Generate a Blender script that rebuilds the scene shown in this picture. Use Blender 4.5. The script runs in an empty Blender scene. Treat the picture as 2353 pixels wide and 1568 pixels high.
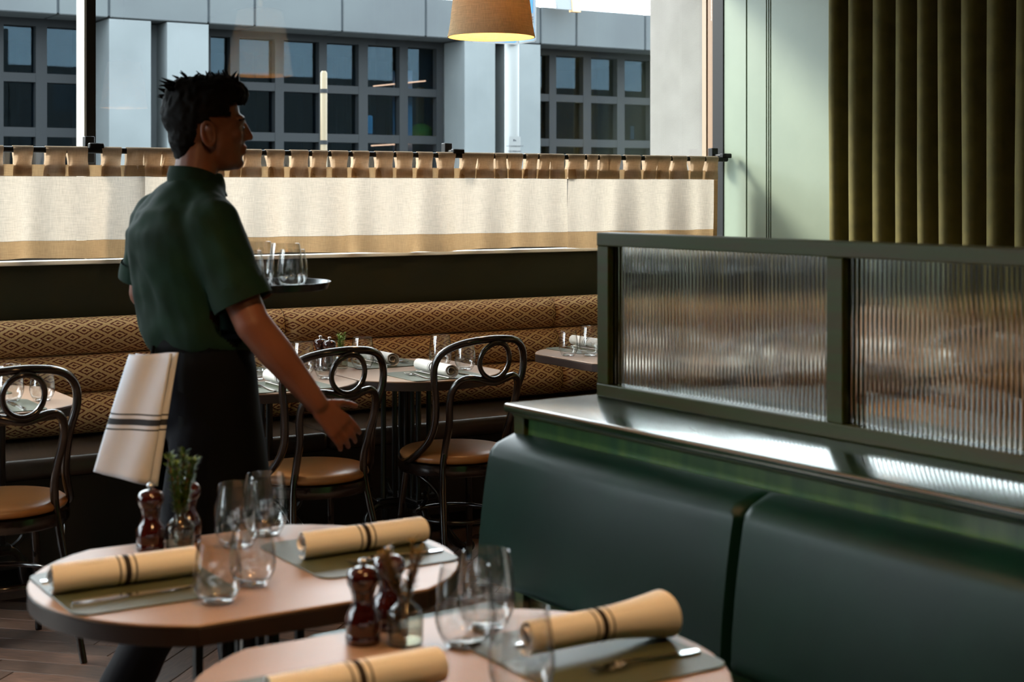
import bpy, bmesh, math, random
from mathutils import Vector, Matrix, noise
random.seed(7)
S = bpy.context.scene
COL = S.collection
PI = math.pi

# ---------------------------------------------------------------- camera
F_PX, W_PX, HORIZON, EYE = 3480.0, 2353.0, 438.0, 1.45
YAW = math.radians(-32.0)
cam_d = bpy.data.cameras.new('camera')
cam_d.sensor_width = 36.0
cam_d.lens = F_PX / W_PX * 36.0
cam_d.shift_y = -(784.0 - HORIZON) / W_PX
cam_d.clip_start = 0.05
cam_d.clip_end = 200
cam_d.dof.use_dof = True
cam_d.dof.focus_distance = 6.6
cam_d.dof.aperture_fstop = 5.0
cam = bpy.data.objects.new('camera', cam_d)
COL.objects.link(cam)
cam.location = (0, 0, EYE)
cam.rotation_euler = (PI / 2, 0, YAW)
S.camera = cam

# ---------------------------------------------------------------- sky, sun, exposure
w = bpy.data.worlds.new('sky')
S.world = w
w.use_nodes = True
bg = w.node_tree.nodes['Background']
bg.inputs[0].default_value = (0.84, 0.93, 1.0, 1)
bg.inputs[1].default_value = 3.8
sun_d = bpy.data.lights.new('sun', 'SUN')
sun_d.energy = 2.6
sun_d.angle = math.radians(13)
sun_d.color = (1.0, 0.94, 0.85)
sun = bpy.data.objects.new('sun', sun_d)
COL.objects.link(sun)
sun.rotation_euler = Vector((0.75, -1.0, -0.80)).to_track_quat('-Z', 'Y').to_euler()
sun.location = (0, 20, 15)
S.view_settings.view_transform = 'Standard'
S.view_settings.look = 'None'
S.view_settings.gamma = 1.0
S.view_settings.use_curve_mapping = False
S.view_settings.exposure = 1.6
S.cycles.use_denoising = True
S.cycles.adaptive_threshold = .015
S.cycles.max_bounces = 8
S.cycles.diffuse_bounces = 3
S.cycles.glossy_bounces = 4
S.cycles.transmission_bounces = 8
S.cycles.transparent_max_bounces = 20
S.cycles.sample_clamp_indirect = 4.0
S.cycles.caustics_refractive = False
S.cycles.caustics_reflective = False
S.cycles.blur_glossy = 0.5

# ---------------------------------------------------------------- helpers
FX, FY = math.cos(math.radians(58)), math.sin(math.radians(58))   # camera forward in the room
RX, RY = FY, -FX                                                  # camera right


def at(u, v=HORIZON, X=None, Y=None, Z=None, D=None):
    """room point seen at photo pixel (u, v) on a given plane"""
    t = (u - W_PX / 2) / F_PX
    s = (v - HORIZON) / F_PX
    if X is not None:
        D = X / (FX + RX * t)
    elif Y is not None:
        D = Y / (FY + RY * t)
    elif Z is not None:
        D = (EYE - Z) / s
    return Vector((D * (FX + RX * t), D * (FY + RY * t), EYE - s * D))


def lin(h):
    h = h.lstrip('#')
    o = []
    for k in (0, 2, 4):
        c = int(h[k:k + 2], 16) / 255
        o.append(c / 12.92 if c <= .04045 else ((c + .055) / 1.055) ** 2.4)
    return (*o, 1)


MATS = {}


def base_mat(name):
    m = bpy.data.materials.new(name)
    m.use_nodes = True
    nt = m.node_tree
    b = nt.nodes['Principled BSDF']
    MATS[name] = m
    return m, nt, b


def M(name, col, rough=.5, col2=None, scale=6, stretch=(1, 1, 1), bump=0, bscale=200, bstretch=None, detail=6, lo=.35, hi=.65, **kw):
    m, nt, b = base_mat(name)
    L = nt.links.new
    b.inputs['Base Color'].default_value = lin(col)
    b.inputs['Roughness'].default_value = rough
    for k, v in kw.items():
        b.inputs[k.replace('_', ' ')].default_value = v
    if col2 or bump:
        tc = nt.nodes.new('ShaderNodeTexCoord')
    if col2:
        mp = nt.nodes.new('ShaderNodeMapping')
        mp.inputs['Scale'].default_value = stretch
        L(tc.outputs['Object'], mp.inputs['Vector'])
        n = nt.nodes.new('ShaderNodeTexNoise')
        n.inputs['Scale'].default_value = scale
        n.inputs['Detail'].default_value = detail
        L(mp.outputs[0], n.inputs['Vector'])
        r = nt.nodes.new('ShaderNodeValToRGB')
        r.color_ramp.elements[0].position = lo
        r.color_ramp.elements[1].position = hi
        r.color_ramp.elements[0].color = lin(col)
        r.color_ramp.elements[1].color = lin(col2)
        L(n.outputs['Fac'], r.inputs[0])
        L(r.outputs[0], b.inputs['Base Color'])
    if bump:
        mp2 = nt.nodes.new('ShaderNodeMapping')
        mp2.inputs['Scale'].default_value = bstretch or (1, 1, 1)
        L(tc.outputs['Object'], mp2.inputs['Vector'])
        n2 = nt.nodes.new('ShaderNodeTexNoise')
        n2.inputs['Scale'].default_value = bscale
        n2.inputs['Detail'].default_value = 4
        L(mp2.outputs[0], n2.inputs['Vector'])
        bp = nt.nodes.new('ShaderNodeBump')
        bp.inputs['Strength'].default_value = bump
        bp.inputs['Distance'].default_value = .002
        L(n2.outputs['Fac'], bp.inputs['Height'])
        L(bp.outputs[0], b.inputs['Normal'])
    return m


def thin_glass(name, tint=(1, 1, 1), ior=1.45, rough=0.0, refl=(1, 1, 1), edge=.8, grazing=1.0):
    m = bpy.data.materials.new(name)
    m.use_nodes = True
    nt = m.node_tree
    nt.nodes.clear()
    o = nt.nodes.new('ShaderNodeOutputMaterial')
    mx = nt.nodes.new('ShaderNodeMixShader')
    tr = nt.nodes.new('ShaderNodeBsdfTransparent')
    gl = nt.nodes.new('ShaderNodeBsdfGlossy')
    lw = nt.nodes.new('ShaderNodeLayerWeight')
    lw.inputs['Blend'].default_value = .5
    pw = nt.nodes.new('ShaderNodeMath')
    pw.operation = 'POWER'
    pw.inputs[1].default_value = 5
    r0 = ((ior - 1) / (ior + 1)) ** 2
    ma = nt.nodes.new('ShaderNodeMath')
    ma.operation = 'MULTIPLY_ADD'
    ma.inputs[1].default_value = edge - r0
    ma.inputs[2].default_value = r0
    gl.inputs['Roughness'].default_value = rough
    gl.inputs['Color'].default_value = (*refl, 1)
    tr.inputs['Color'].default_value = (*tint, 1)
    nt.links.new(lw.outputs['Facing'], pw.inputs[0])
    nt.links.new(pw.outputs[0], ma.inputs[0])
    nt.links.new(ma.outputs[0], mx.inputs[0])
    p2 = nt.nodes.new('ShaderNodeMath')
    p2.operation = 'POWER'
    p2.inputs[1].default_value = 3
    nt.links.new(lw.outputs['Facing'], p2.inputs[0])
    cm = nt.nodes.new('ShaderNodeMix')
    cm.data_type = 'RGBA'
    nt.links.new(p2.outputs[0], cm.inputs[0])
    cm.inputs[6].default_value = (*tint, 1)
    cm.inputs[7].default_value = (*[c * grazing for c in tint], 1)
    nt.links.new(cm.outputs[2], tr.inputs['Color'])
    nt.links.new(tr.outputs[0], mx.inputs[1])
    nt.links.new(gl.outputs[0], mx.inputs[2])
    nt.links.new(mx.outputs[0], o.inputs['Surface'])
    MATS[name] = m
    return m


def cloth(name, col, trans, weave=700, mixf=.5, col2=None):
    """thin woven cloth that lets daylight through"""
    m = bpy.data.materials.new(name)
    m.use_nodes = True
    nt = m.node_tree
    nt.nodes.clear()
    L = nt.links.new
    o = nt.nodes.new('ShaderNodeOutputMaterial')
    mx = nt.nodes.new('ShaderNodeMixShader')
    df = nt.nodes.new('ShaderNodeBsdfDiffuse')
    tl = nt.nodes.new('ShaderNodeBsdfTranslucent')
    tc = nt.nodes.new('ShaderNodeTexCoord')
    facs = []
    for st in ((1, 1, .06), (.06, .06, 1)):
        mp = nt.nodes.new('ShaderNodeMapping')
        mp.inputs['Scale'].default_value = st
        L(tc.outputs['Object'], mp.inputs[0])
        n = nt.nodes.new('ShaderNodeTexNoise')
        n.inputs['Scale'].default_value = weave
        n.inputs['Detail'].default_value = 3
        L(mp.outputs[0], n.inputs['Vector'])
        facs.append(n)
    ad = nt.nodes.new('ShaderNodeMath')
    ad.operation = 'ADD'
    L(facs[0].outputs['Fac'], ad.inputs[0])
    L(facs[1].outputs['Fac'], ad.inputs[1])
    for sh, c in ((df, col), (tl, trans)):
        r = nt.nodes.new('ShaderNodeMapRange')
        r.inputs['From Min'].default_value = .7
        r.inputs['From Max'].default_value = 1.3
        r.inputs['To Min'].default_value = .78
        r.inputs['To Max'].default_value = 1.08
        L(ad.outputs[0], r.inputs[0])
        ml = nt.nodes.new('ShaderNodeVectorMath')
        ml.operation = 'SCALE'
        ml.inputs[0].default_value = lin(c)[:3]
        L(r.outputs[0], ml.inputs['Scale'])
        L(ml.outputs[0], sh.inputs['Color'])
    mx.inputs[0].default_value = mixf
    L(df.outputs[0], mx.inputs[1])
    L(tl.outputs[0], mx.inputs[2])
    L(mx.outputs[0], o.inputs['Surface'])
    MATS[name] = m
    return m


class G:
    """geometry collector"""
    def __init__(s):
        s.v, s.f, s.uv = [], [], None

    def add(s, vs, fs):
        k = len(s.v)
        s.v += [Vector(p) for p in vs]
        s.f += [tuple(i + k for i in f) for f in fs]
        return s

    def xf(s, mtx):
        s.v = [mtx @ p for p in s.v]
        return s

    def move(s, x, y, z):
        return s.xf(Matrix.Translation((x, y, z)))

    def box(s, x0, x1, y0, y1, z0, z1, r=0, seg=2):
        if r <= 0:
            vs = [(x, y, z) for x in (x0, x1) for y in (y0, y1) for z in (z0, z1)]
            return s.add(vs, [(0, 1, 3, 2), (4, 6, 7, 5), (0, 4, 5, 1), (2, 3, 7, 6), (0, 2, 6, 4), (1, 5, 7, 3)])
        bm = bmesh.new()
        bmesh.ops.create_cube(bm, size=1)
        for v in bm.verts:
            v.co = Vector(((x0 + x1) / 2 + v.co.x * (x1 - x0), (y0 + y1) / 2 + v.co.y * (y1 - y0), (z0 + z1) / 2 + v.co.z * (z1 - z0)))
        bmesh.ops.bevel(bm, geom=bm.edges[:], offset=r, segments=seg, affect='EDGES', profile=.5)
        return s.bm(bm)

    def bm(s, bm):
        bm.verts.index_update()
        s.add([v.co.copy() for v in bm.verts], [[v.index for v in f.verts] for f in bm.faces])
        bm.free()
        return s

    def rings(s, rings, cap=True, closed=True):
        n = len(rings[0])
        k = len(s.v)
        for r in rings:
            s.v += [Vector(p) for p in r]
        for i in range(len(rings) - 1):
            for j in range(n if closed else n - 1):
                a, b = k + i * n + j, k + i * n + (j + 1) % n
                s.f.append((a, b, b + n, a + n))
        if cap and closed:
            s.f.append(tuple(k + j for j in reversed(range(n))))
            s.f.append(tuple(k + (len(rings) - 1) * n + j for j in range(n)))
        return s

    def lathe(s, prof, n=24, rib=None):
        rg = []
        for (r, z) in prof:
            rg.append([((r + (rib(r, z, 2 * PI * j / n) if rib else 0)) * math.cos(2 * PI * j / n), (r + (rib(r, z, 2 * PI * j / n) if rib else 0)) * math.sin(2 * PI * j / n), z) for j in range(n)])
        return s.rings(rg)

    def tube(s, pts, rad, n=8, closed=False):
        pts = [Vector(p) for p in pts]
        m = len(pts)
        rads = rad if isinstance(rad, (list, tuple)) else [rad] * m
        tang = []
        for i in range(m):
            if closed:
                t = pts[(i + 1) % m] - pts[i - 1]
            else:
                t = pts[min(i + 1, m - 1)] - pts[max(i - 1, 0)]
            tang.append(t.normalized())
        up = Vector((0, 0, 1)) if abs(tang[0].z) < .9 else Vector((1, 0, 0))
        nrm = (up - tang[0] * up.dot(tang[0])).normalized()
        rg = []
        for i in range(m):
            nrm = (nrm - tang[i] * nrm.dot(tang[i])).normalized()
            bi = tang[i].cross(nrm)
            rg.append([pts[i] + (nrm * math.cos(2 * PI * j / n) + bi * math.sin(2 * PI * j / n)) * rads[i] for j in range(n)])
        if closed:
            rg.append(rg[0])
            return s.rings(rg, cap=False)
        return s.rings(rg)

    def prism(s, outline, z0, z1, r=0, seg=2):
        bm = bmesh.new()
        vs = [bm.verts.new((x, y, z0)) for x, y in outline]
        f = bm.faces.new(vs)
        ex = bmesh.ops.extrude_face_region(bm, geom=[f])
        tv = [e for e in ex['geom'] if isinstance(e, bmesh.types.BMVert)]
        for v in tv:
            v.co.z = z1
        if r > 0:
            es = [e for e in bm.edges if abs(e.verts[0].co.z - e.verts[1].co.z) < 1e-6]
            bmesh.ops.bevel(bm, geom=es, offset=r, segments=seg, affect='EDGES', profile=.5)
        bmesh.ops.recalc_face_normals(bm, faces=bm.faces[:])
        return s.bm(bm)

    def sphere(s, c, r, n=12, m=8):
        r = r if isinstance(r, (list, tuple)) else (r, r, r)
        rg = []
        for i in range(1, m):
            a = PI * i / m
            rg.append([(c[0] + r[0] * math.sin(a) * math.cos(2 * PI * j / n), c[1] + r[1] * math.sin(a) * math.sin(2 * PI * j / n), c[2] - r[2] * math.cos(a)) for j in range(n)])
        return s.rings(rg)

    def cone(s, p0, r0, p1, r1, n=16):
        """round tapered capsule"""
        p0, p1 = Vector(p0), Vector(p1)
        d = (p1 - p0).normalized()
        up = Vector((0, 0, 1)) if abs(d.z) < .9 else Vector((1, 0, 0))
        a = (up - d * up.dot(d)).normalized()
        b = d.cross(a)
        st = []
        for k in range(1, 6):
            t = PI / 2 * k / 5
            st.append((p0 - d * r0 * math.cos(t), r0 * math.sin(t)))
        for k in range(0, 5):
            t = PI / 2 * k / 5
            st.append((p1 + d * r1 * math.sin(t), r1 * math.cos(t)))
        return s.rings([[c + (a * math.cos(2 * PI * j / n) + b * math.sin(2 * PI * j / n)) * r for j in range(n)] for c, r in st])

    def mesh(s, name):
        me = bpy.data.meshes.new(name)
        me.from_pydata([tuple(p) for p in s.v], [], s.f)
        me.validate()
        return me


def tag(o, label=None, cat=None, group=None, kind=None):
    for k, v in (('label', label), ('category', cat), ('group', group), ('kind', kind)):
        if v:
            o[k] = v
    return o


def obj(name, g, m, parent=None, smooth=False, loc=None, rz=0, label=None, cat=None, group=None, kind=None, fix=True):
    me = g if isinstance(g, bpy.types.Mesh) else g.mesh(name)
    if fix and not isinstance(g, bpy.types.Mesh):
        bm = bmesh.new()
        bm.from_mesh(me)
        bmesh.ops.recalc_face_normals(bm, faces=bm.faces[:])
        bm.to_mesh(me)
        bm.free()
    if m is not None and not me.materials:
        me.materials.append(m if not isinstance(m, str) else MATS[m])
    if smooth is not False:
        for p in me.polygons:
            p.use_smooth = True
        if smooth is not True:
            me.set_sharp_from_angle(angle=math.radians(smooth))
    o = bpy.data.objects.new(name, me)
    COL.objects.link(o)
    if loc:
        o.location = loc
    if rz:
        o.rotation_euler.z = rz
    if parent:
        o.parent = parent
    return tag(o, label, cat, group, kind)


def empty(name, loc=(0, 0, 0), rz=0, label=None, cat=None, group=None, kind=None):
    o = bpy.data.objects.new(name, None)
    COL.objects.link(o)
    o.empty_display_size = .05
    o.location = loc
    o.rotation_euler.z = rz
    return tag(o, label, cat, group, kind)


def copy_tree(o, parent=None, keep=True):
    c = o.copy()
    COL.objects.link(c)
    c.parent = parent
    for ch in list(o.children):
        copy_tree(ch, c)
    return c


def place(proto, state, loc, rz, label, group=None):
    """first use takes the prototype itself, later ones a copy with its parts"""
    o = proto if not state.get('used') else copy_tree(proto)
    state['used'] = True
    o.location = loc
    o.rotation_euler = (0, 0, rz)
    o['label'] = label
    if group:
        o['group'] = group
    return o


def remeshed(name, g, voxel, m, parent=None, smooth=6, wrinkle=None):
    me = g.mesh(name + '_raw')
    t = bpy.data.objects.new('tmp', me)
    COL.objects.link(t)
    md = t.modifiers.new('r', 'REMESH')
    md.mode = 'VOXEL'
    md.voxel_size = voxel
    if smooth:
        ms = t.modifiers.new('s', 'SMOOTH')
        ms.factor = .5
        ms.iterations = smooth
    dg = bpy.context.evaluated_depsgraph_get()
    new = bpy.data.meshes.new_from_object(t.evaluated_get(dg))
    new.name = name
    bpy.data.objects.remove(t)
    bpy.data.meshes.remove(me)
    if wrinkle:
        ns = [v.normal.copy() for v in new.vertices]
        for v, nn in zip(new.vertices, ns):
            v.co += nn * wrinkle(v.co)
    new.materials.clear()
    return obj(name, new, m, parent, True)


def bez(p, n=24):
    """Catmull-Rom through points"""
    p = [Vector(q) for q in p]
    q = [p[0] * 2 - p[1]] + p + [p[-1] * 2 - p[-2]]
    out = []
    seg = len(p) - 1
    for i in range(seg):
        k = max(2, n // seg)
        for j in range(k):
            t = j / k
            a, b, c, d = q[i:i + 4]
            out.append(.5 * ((2 * b) + (c - a) * t + (2 * a - 5 * b + 4 * c - d) * t * t + (3 * b - a - 3 * c + d) * t ** 3))
    out.append(p[-1])
    return out


# ---------------------------------------------------------------- materials
M('olive_wall', '#2c2b17', .55, '#262615', 3)
M('ceiling_paint', '#c9c4b6', .8, '#c0bbad', 2)
M('dark_wall', '#2a2c1e', .7, '#222418', 2)
M('sage', '#7f8976', .42, '#788270', 2.5, bump=.02, bscale=300)
M('sage_dark', '#10130e', .6)
M('black_frame', '#0b0a09', .55, Specular_IOR_Level=.25)
M('mullion_front', '#16110c', .4)
M('mullion_daylit', '#b9b4aa', .4)  # daylight on the mullion's left side, put into the colour
M('frame_cream', '#85715a', .5)
M('frame_tan', '#785b40', .5)
M('plaster', '#6b6762', .9, '#625e59', 5, bump=.35, bscale=120)
M('sill_paint', '#e4e6e4', .35)
M('sub_floor', '#1d120c', .7)
M('plank_a', '#75594a', .45, '#523d31', 14, (1, 9, 9), .1, 60)
M('plank_b', '#5f4a3e', .45, '#45352b', 14, (1, 9, 9), .1, 60)
M('plank_c', '#866452', .45, '#614838', 14, (1, 9, 9), .1, 60)
M('concrete', '#585e60', .85, '#4f5557', 1.2, bump=.12, bscale=40)
M('concrete_band', '#3f4547', .85, '#373c3f', .8, bump=.12, bscale=40)
M('joint', '#232b30', .9)
M('steel_frame', '#15191c', .7, Specular_IOR_Level=.25)
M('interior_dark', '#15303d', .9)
M('curtain_far', '#2b2a2b', .9)
M('asphalt', '#5a5c5e', .9, '#4d4f51', 4)
M('pavement', '#8d8c88', .9, '#807f7b', 3)
M('pole_white', '#767a7b', .4)
M('pole_cream', '#5c4f36', .5)
M('sign_white', '#6e7172', .4)
M('sign_blue', '#2c6a9c', .4)
M('sign_pale_blue', '#6d8eaa', .4)
M('sign_ink', '#1d2430', .6)
M('blind_white', '#c8d2d2', .7)
M('orange_panel', '#a8692f', .6)
M('cushion_lime', '#8d9a1c', .8)
M('tan_board', '#c49a6a', .6)
M('corrugated', '#5f6568', .4)
M('wire', '#101418', .5)
M('leather_brown', '#443a33', .26, '#3a312b', 6, bump=.15, bscale=260)
M('bench_front', '#1f1711', .5, '#19120d', 5)
M('leather_tan', '#b07c4b', .34, '#a67142', 4, bump=.12, bscale=320)
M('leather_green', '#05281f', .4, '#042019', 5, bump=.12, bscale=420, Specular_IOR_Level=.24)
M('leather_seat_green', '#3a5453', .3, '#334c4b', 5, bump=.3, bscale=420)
M('wood_dark', '#150d09', .22, '#1e120b', 20, (1, 1, .1), Coat_Weight=.6, Coat_Roughness=.12)
M('cast_iron', '#07090a', .3, bump=.2, bscale=90)
M('table_top', '#a3866f', .38, '#997c66', 5, bump=.02, bscale=300)
M('table_edge', '#33221a', .5, '#2b1c15', 8)
M('mat_green', '#4b523d', .42, '#444833', 6, bump=.2, bscale=320)
M('steel', '#d6d6d6', .14, Metallic=1.0)
M('mill_wood', '#3d0e08', .16, '#2a0906', 14, (1, 1, .2), Coat_Weight=.8, Coat_Roughness=.06)
M('leaf_green', '#4f6a1e', .6, '#5f7c26', 30)
M('leaf_bright', '#8fae3a', .6, '#7d9c2e', 30)
M('leaf_dry', '#6f6230', .6, '#7a5a33', 30)
M('stem', '#6d4d30', .7)
M('green_wood', '#2b3a10', .42, '#33320f', 9, (6, .5, 6), .08, 60, Specular_IOR_Level=.3)
M('green_veneer', '#1c4a2a', .3, '#4a6a32', 5, (1.5, 4, .6), Coat_Weight=.5, Coat_Roughness=.1, lo=.3, hi=.75)
M('green_lacquer', '#12281a', .2, '#16301c', 8, (6, .4, 6), Coat_Weight=.5, Coat_Roughness=.1)
M('edge_band', '#6a5233', .4)
M('velvet', '#5b5120', .9, '#4d4419', 12, Sheen_Weight=.5, Sheen_Roughness=.35, Sheen_Tint=(.5, .45, .15, 1))
M('skin', '#7c4c36', .5, '#71432f', 9, Subsurface_Weight=.1)
M('hair', '#050403', .7, '#090605', 60, (1, 1, .2), Specular_IOR_Level=.15)
M('shirt', '#0d2a1c', .8, '#0a2015', 10, Specular_IOR_Level=.2, bump=.2, bscale=500)
M('apron', '#040506', .85, '#060709', 10, Specular_IOR_Level=.1, bump=.2, bscale=500)
M('trouser', '#06080f', .85, Specular_IOR_Level=.1, bump=.2, bscale=500)
M('shoe', '#060606', .3)
M('eye_white', '#8f857c', .5)
M('eye_dark', '#0a0705', .1)
M('tray', '#15181c', .25)
M('brass', '#a8834a', .25, Metallic=1.0)
M('lamp_cord', '#0c0b0a', .5)
M('water', '#c9d2d2', .05)
thin_glass('window_glass', (.97, .985, .98), 1.5)
thin_glass('far_glass', (.32, .46, .55), 1.27, 0, (.6, .85, 1.0), edge=.4)
thin_glass('water_clear', (.93, .94, .92), 1.2, edge=.15)
thin_glass('tumbler', (.985, .985, .98), 1.8, edge=.6, grazing=.5)
thin_glass('bottle_glass', (.86, .85, .80), 1.7, edge=.7, grazing=.5)
cloth('linen_cream', '#efe5d8', '#9a8f82', 420, .6)
cloth('linen_tan', '#bd9d78', '#846b4d', 420, .5)
cloth('linen_tab', '#dcc6ad', '#b0977d', 420, .55)
cloth('napkin_plain', '#e8e2d8', '#e8e2d8', 500, .1)

m, nt, b = base_mat('reeded_glass')
b.inputs['Base Color'].default_value = (.93, .97, .94, 1)
b.inputs['Roughness'].default_value = .06
b.inputs['Transmission Weight'].default_value = 1
b.inputs['IOR'].default_value = 1.5
m, nt, b = base_mat('base_glass')
b.inputs['Roughness'].default_value = 0
b.inputs['Transmission Weight'].default_value = 1
b.inputs['IOR'].default_value = 1.45


def emit(name, col, st):
    m, nt, b = base_mat(name)
    b.inputs['Base Color'].default_value = lin(col)
    b.inputs['Emission Color'].default_value = lin(col)
    b.inputs['Emission Strength'].default_value = st
    return m


emit('bulb', '#ffc27a', 12)
emit('neon', '#ff9a70', 3.5)


def math_chain(nt):
    """tiny expression builder on shader math nodes"""
    def op(o, a, b=None, c=None):
        n = nt.nodes.new('ShaderNodeMath')
        n.operation = o
        for k, x in enumerate((a, b, c)):
            if x is None:
                continue
            if isinstance(x, (int, float)):
                n.inputs[k].default_value = x
            else:
                nt.links.new(x, n.inputs[k])
        return n.outputs[0]
    return op


def banquette_fabric():
    m, nt, b = base_mat('banquette_fabric')
    b.inputs['Roughness'].default_value = .85
    op = math_chain(nt)
    uv = nt.nodes.new('ShaderNodeUVMap')
    sp = nt.nodes.new('ShaderNodeSeparateXYZ')
    nt.links.new(uv.outputs[0], sp.inputs[0])
    A, B = .094, .0515          # lattice pitch along and across the roll
    q = .0034                  # woven step
    x = op('MULTIPLY', op('ADD', op('FLOOR', op('DIVIDE', sp.outputs[0], q)), .5), q / A)
    y = op('MULTIPLY', op('ADD', op('FLOOR', op('DIVIDE', sp.outputs[1], q * .7)), .5), q * .7 / B)

    def cell(ox):
        fx = op('SUBTRACT', op('FRACT', op('ADD', x, ox + 100)), .5)
        fy = op('SUBTRACT', op('FRACT', op('ADD', y, ox + 100)), .5)
        return op('ADD', op('ABSOLUTE', fx), op('ABSOLUTE', fy))
    d = op('MINIMUM', cell(0.0), cell(0.5))     # 0 at a motif's centre, .5 on its border
    ring = op('MULTIPLY', op('GREATER_THAN', d, .255), op('LESS_THAN', d, .375))
    core = op('LESS_THAN', d, .115)
    dark = op('MAXIMUM', ring, core)
    nz = nt.nodes.new('ShaderNodeTexNoise')
    nz.inputs['Scale'].default_value = 900
    nt.links.new(uv.outputs[0], nz.inputs['Vector'])
    mx = nt.nodes.new('ShaderNodeMix')
    mx.data_type = 'RGBA'
    nt.links.new(dark, mx.inputs[0])
    mx.inputs[6].default_value = lin('#e8bf85')
    mx.inputs[7].default_value = lin('#763519')
    mz = nt.nodes.new('ShaderNodeMix')
    mz.data_type = 'RGBA'
    mz.blend_type = 'MULTIPLY'
    mz.inputs[0].default_value = .5
    nt.links.new(mx.outputs[2], mz.inputs[6])
    r = nt.nodes.new('ShaderNodeValToRGB')
    r.color_ramp.elements[0].color = (.5, .5, .5, 1)
    r.color_ramp.elements[0].position = .3
    r.color_ramp.elements[1].position = .6
    nt.links.new(nz.outputs['Fac'], r.inputs[0])
    nt.links.new(r.outputs[0], mz.inputs[7])
    nt.links.new(mz.outputs[2], b.inputs['Base Color'])


banquette_fabric()


def striped(name, base, ink, stripes, axis=0, rough=.8):
    """woven stripes across a cloth: stripes = [(centre, half width)] along one object axis"""
    m, nt, b = base_mat(name)
    b.inputs['Roughness'].default_value = rough
    op = math_chain(nt)
    tc = nt.nodes.new('ShaderNodeTexCoord')
    sp = nt.nodes.new('ShaderNodeSeparateXYZ')
    nt.links.new(tc.outputs['Object'], sp.inputs[0])
    f = None
    for c, hw in stripes:
        s = op('LESS_THAN', op('ABSOLUTE', op('SUBTRACT', sp.outputs[axis], c)), hw)
        f = s if f is None else op('MAXIMUM', f, s)
    mx = nt.nodes.new('ShaderNodeMix')
    mx.data_type = 'RGBA'
    nt.links.new(f, mx.inputs[0])
    mx.inputs[6].default_value = lin(base)
    mx.inputs[7].default_value = lin(ink)
    nt.links.new(mx.outputs[2], b.inputs['Base Color'])
    n = nt.nodes.new('ShaderNodeTexNoise')
    n.inputs['Scale'].default_value = 500
    nt.links.new(tc.outputs['Object'], n.inputs['Vector'])
    bp = nt.nodes.new('ShaderNodeBump')
    bp.inputs['Strength'].default_value = .15
    bp.inputs['Distance'].default_value = .001
    nt.links.new(n.outputs['Fac'], bp.inputs['Height'])
    nt.links.new(bp.outputs[0], b.inputs['Normal'])


striped('napkin', '#e9e6e0', '#221b18', [(.0, .0052), (.0145, .0016), (-.0145, .0016)])
striped('towel', '#cfd2da', '#20242c', [(.115, .007), (.132, .0018), (.098, .0018)], axis=2)

# ---------------------------------------------------------------- room shell
YW, XW = 6.15, 5.18        # window wall, right wall (inner faces)
SILL, HEAD = 1.163, 2.72
obj('floor', G().box(-3.4, XW, -2, YW, -.06, -.012), 'sub_floor', kind='structure', label='dark floor under the parquet boards')
floor_o = bpy.data.objects['floor']
obj('ceiling', G().box(-3.4, XW, -2, YW + .2, 3.1, 3.2), 'ceiling_paint', kind='structure')
XL = -3.2
WY0, WY1, WZ0, WZ1 = 4.1, 5.7, .35, 2.75
obj('wall_left', G().box(XL - .2, XL, -2, YW + .2, -.06, WZ0).box(XL - .2, XL, -2, YW + .2, WZ1, 3.2).box(XL - .2, XL, -2, WY0, WZ0, WZ1).box(XL - .2, XL, WY1, YW + .2, WZ0, WZ1), 'dark_wall', kind='structure')
w3 = empty('window_3', kind='structure')
for yq in (WY0, WY1 - .05):
    obj('jamb', G().box(XL - .12, XL - .04, yq, yq + .05, WZ0, WZ1), 'mullion_front', w3)
for zq in (WZ0, WZ1 - .05):
    obj('rail', G().box(XL - .12, XL - .04, WY0, WY1, zq, zq + .05), 'mullion_front', w3)
obj('pane', G().box(XL - .085, XL - .078, WY0 + .05, WY1 - .05, WZ0 + .05, WZ1 - .05), 'window_glass', w3)
obj('wall_back', G().box(-3.4, XW + .2, -2.1, -2, -.06, 3.2), 'dark_wall', kind='structure')
obj('wall_window', G().box(-3.4, XW, YW, YW + .22, -.06, SILL - .012), 'olive_wall', kind='structure')
obj('wall_above_window', G().box(-3.4, XW, YW, YW + .3, HEAD, 3.2), 'olive_wall', kind='structure')
obj('trim_sill', G().box(-3.4, XW, YW - .035, YW + .2, SILL - .012, SILL + .006, .004), 'sill_paint', kind='structure')

# right wall: dark backing with sage panels proud of it
wr = obj('wall_right', G().box(XW, XW + .2, -2, YW + .04, -.06, 3.2), 'sage_dark', kind='structure')


def ywall(u):
    return at(u, X=XW - .012).y


for a, bq in ((1661, 1715), (1717.5, 1761), (1763, 1766), (1768, 1770.5), (1772.5, 1910.5), (1914, 1990)):
    obj('panel', G().box(XW - .014, XW + .005, ywall(bq), ywall(a), 0, 3.1, .0015, 1), 'sage', wr)
yy = ywall(1990) - .004
while yy > -1.9:
    obj('panel', G().box(XW - .014, XW + .005, yy - .46, yy, 0, 3.1, .0015, 1), 'sage', wr)
    yy -= .464

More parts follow.
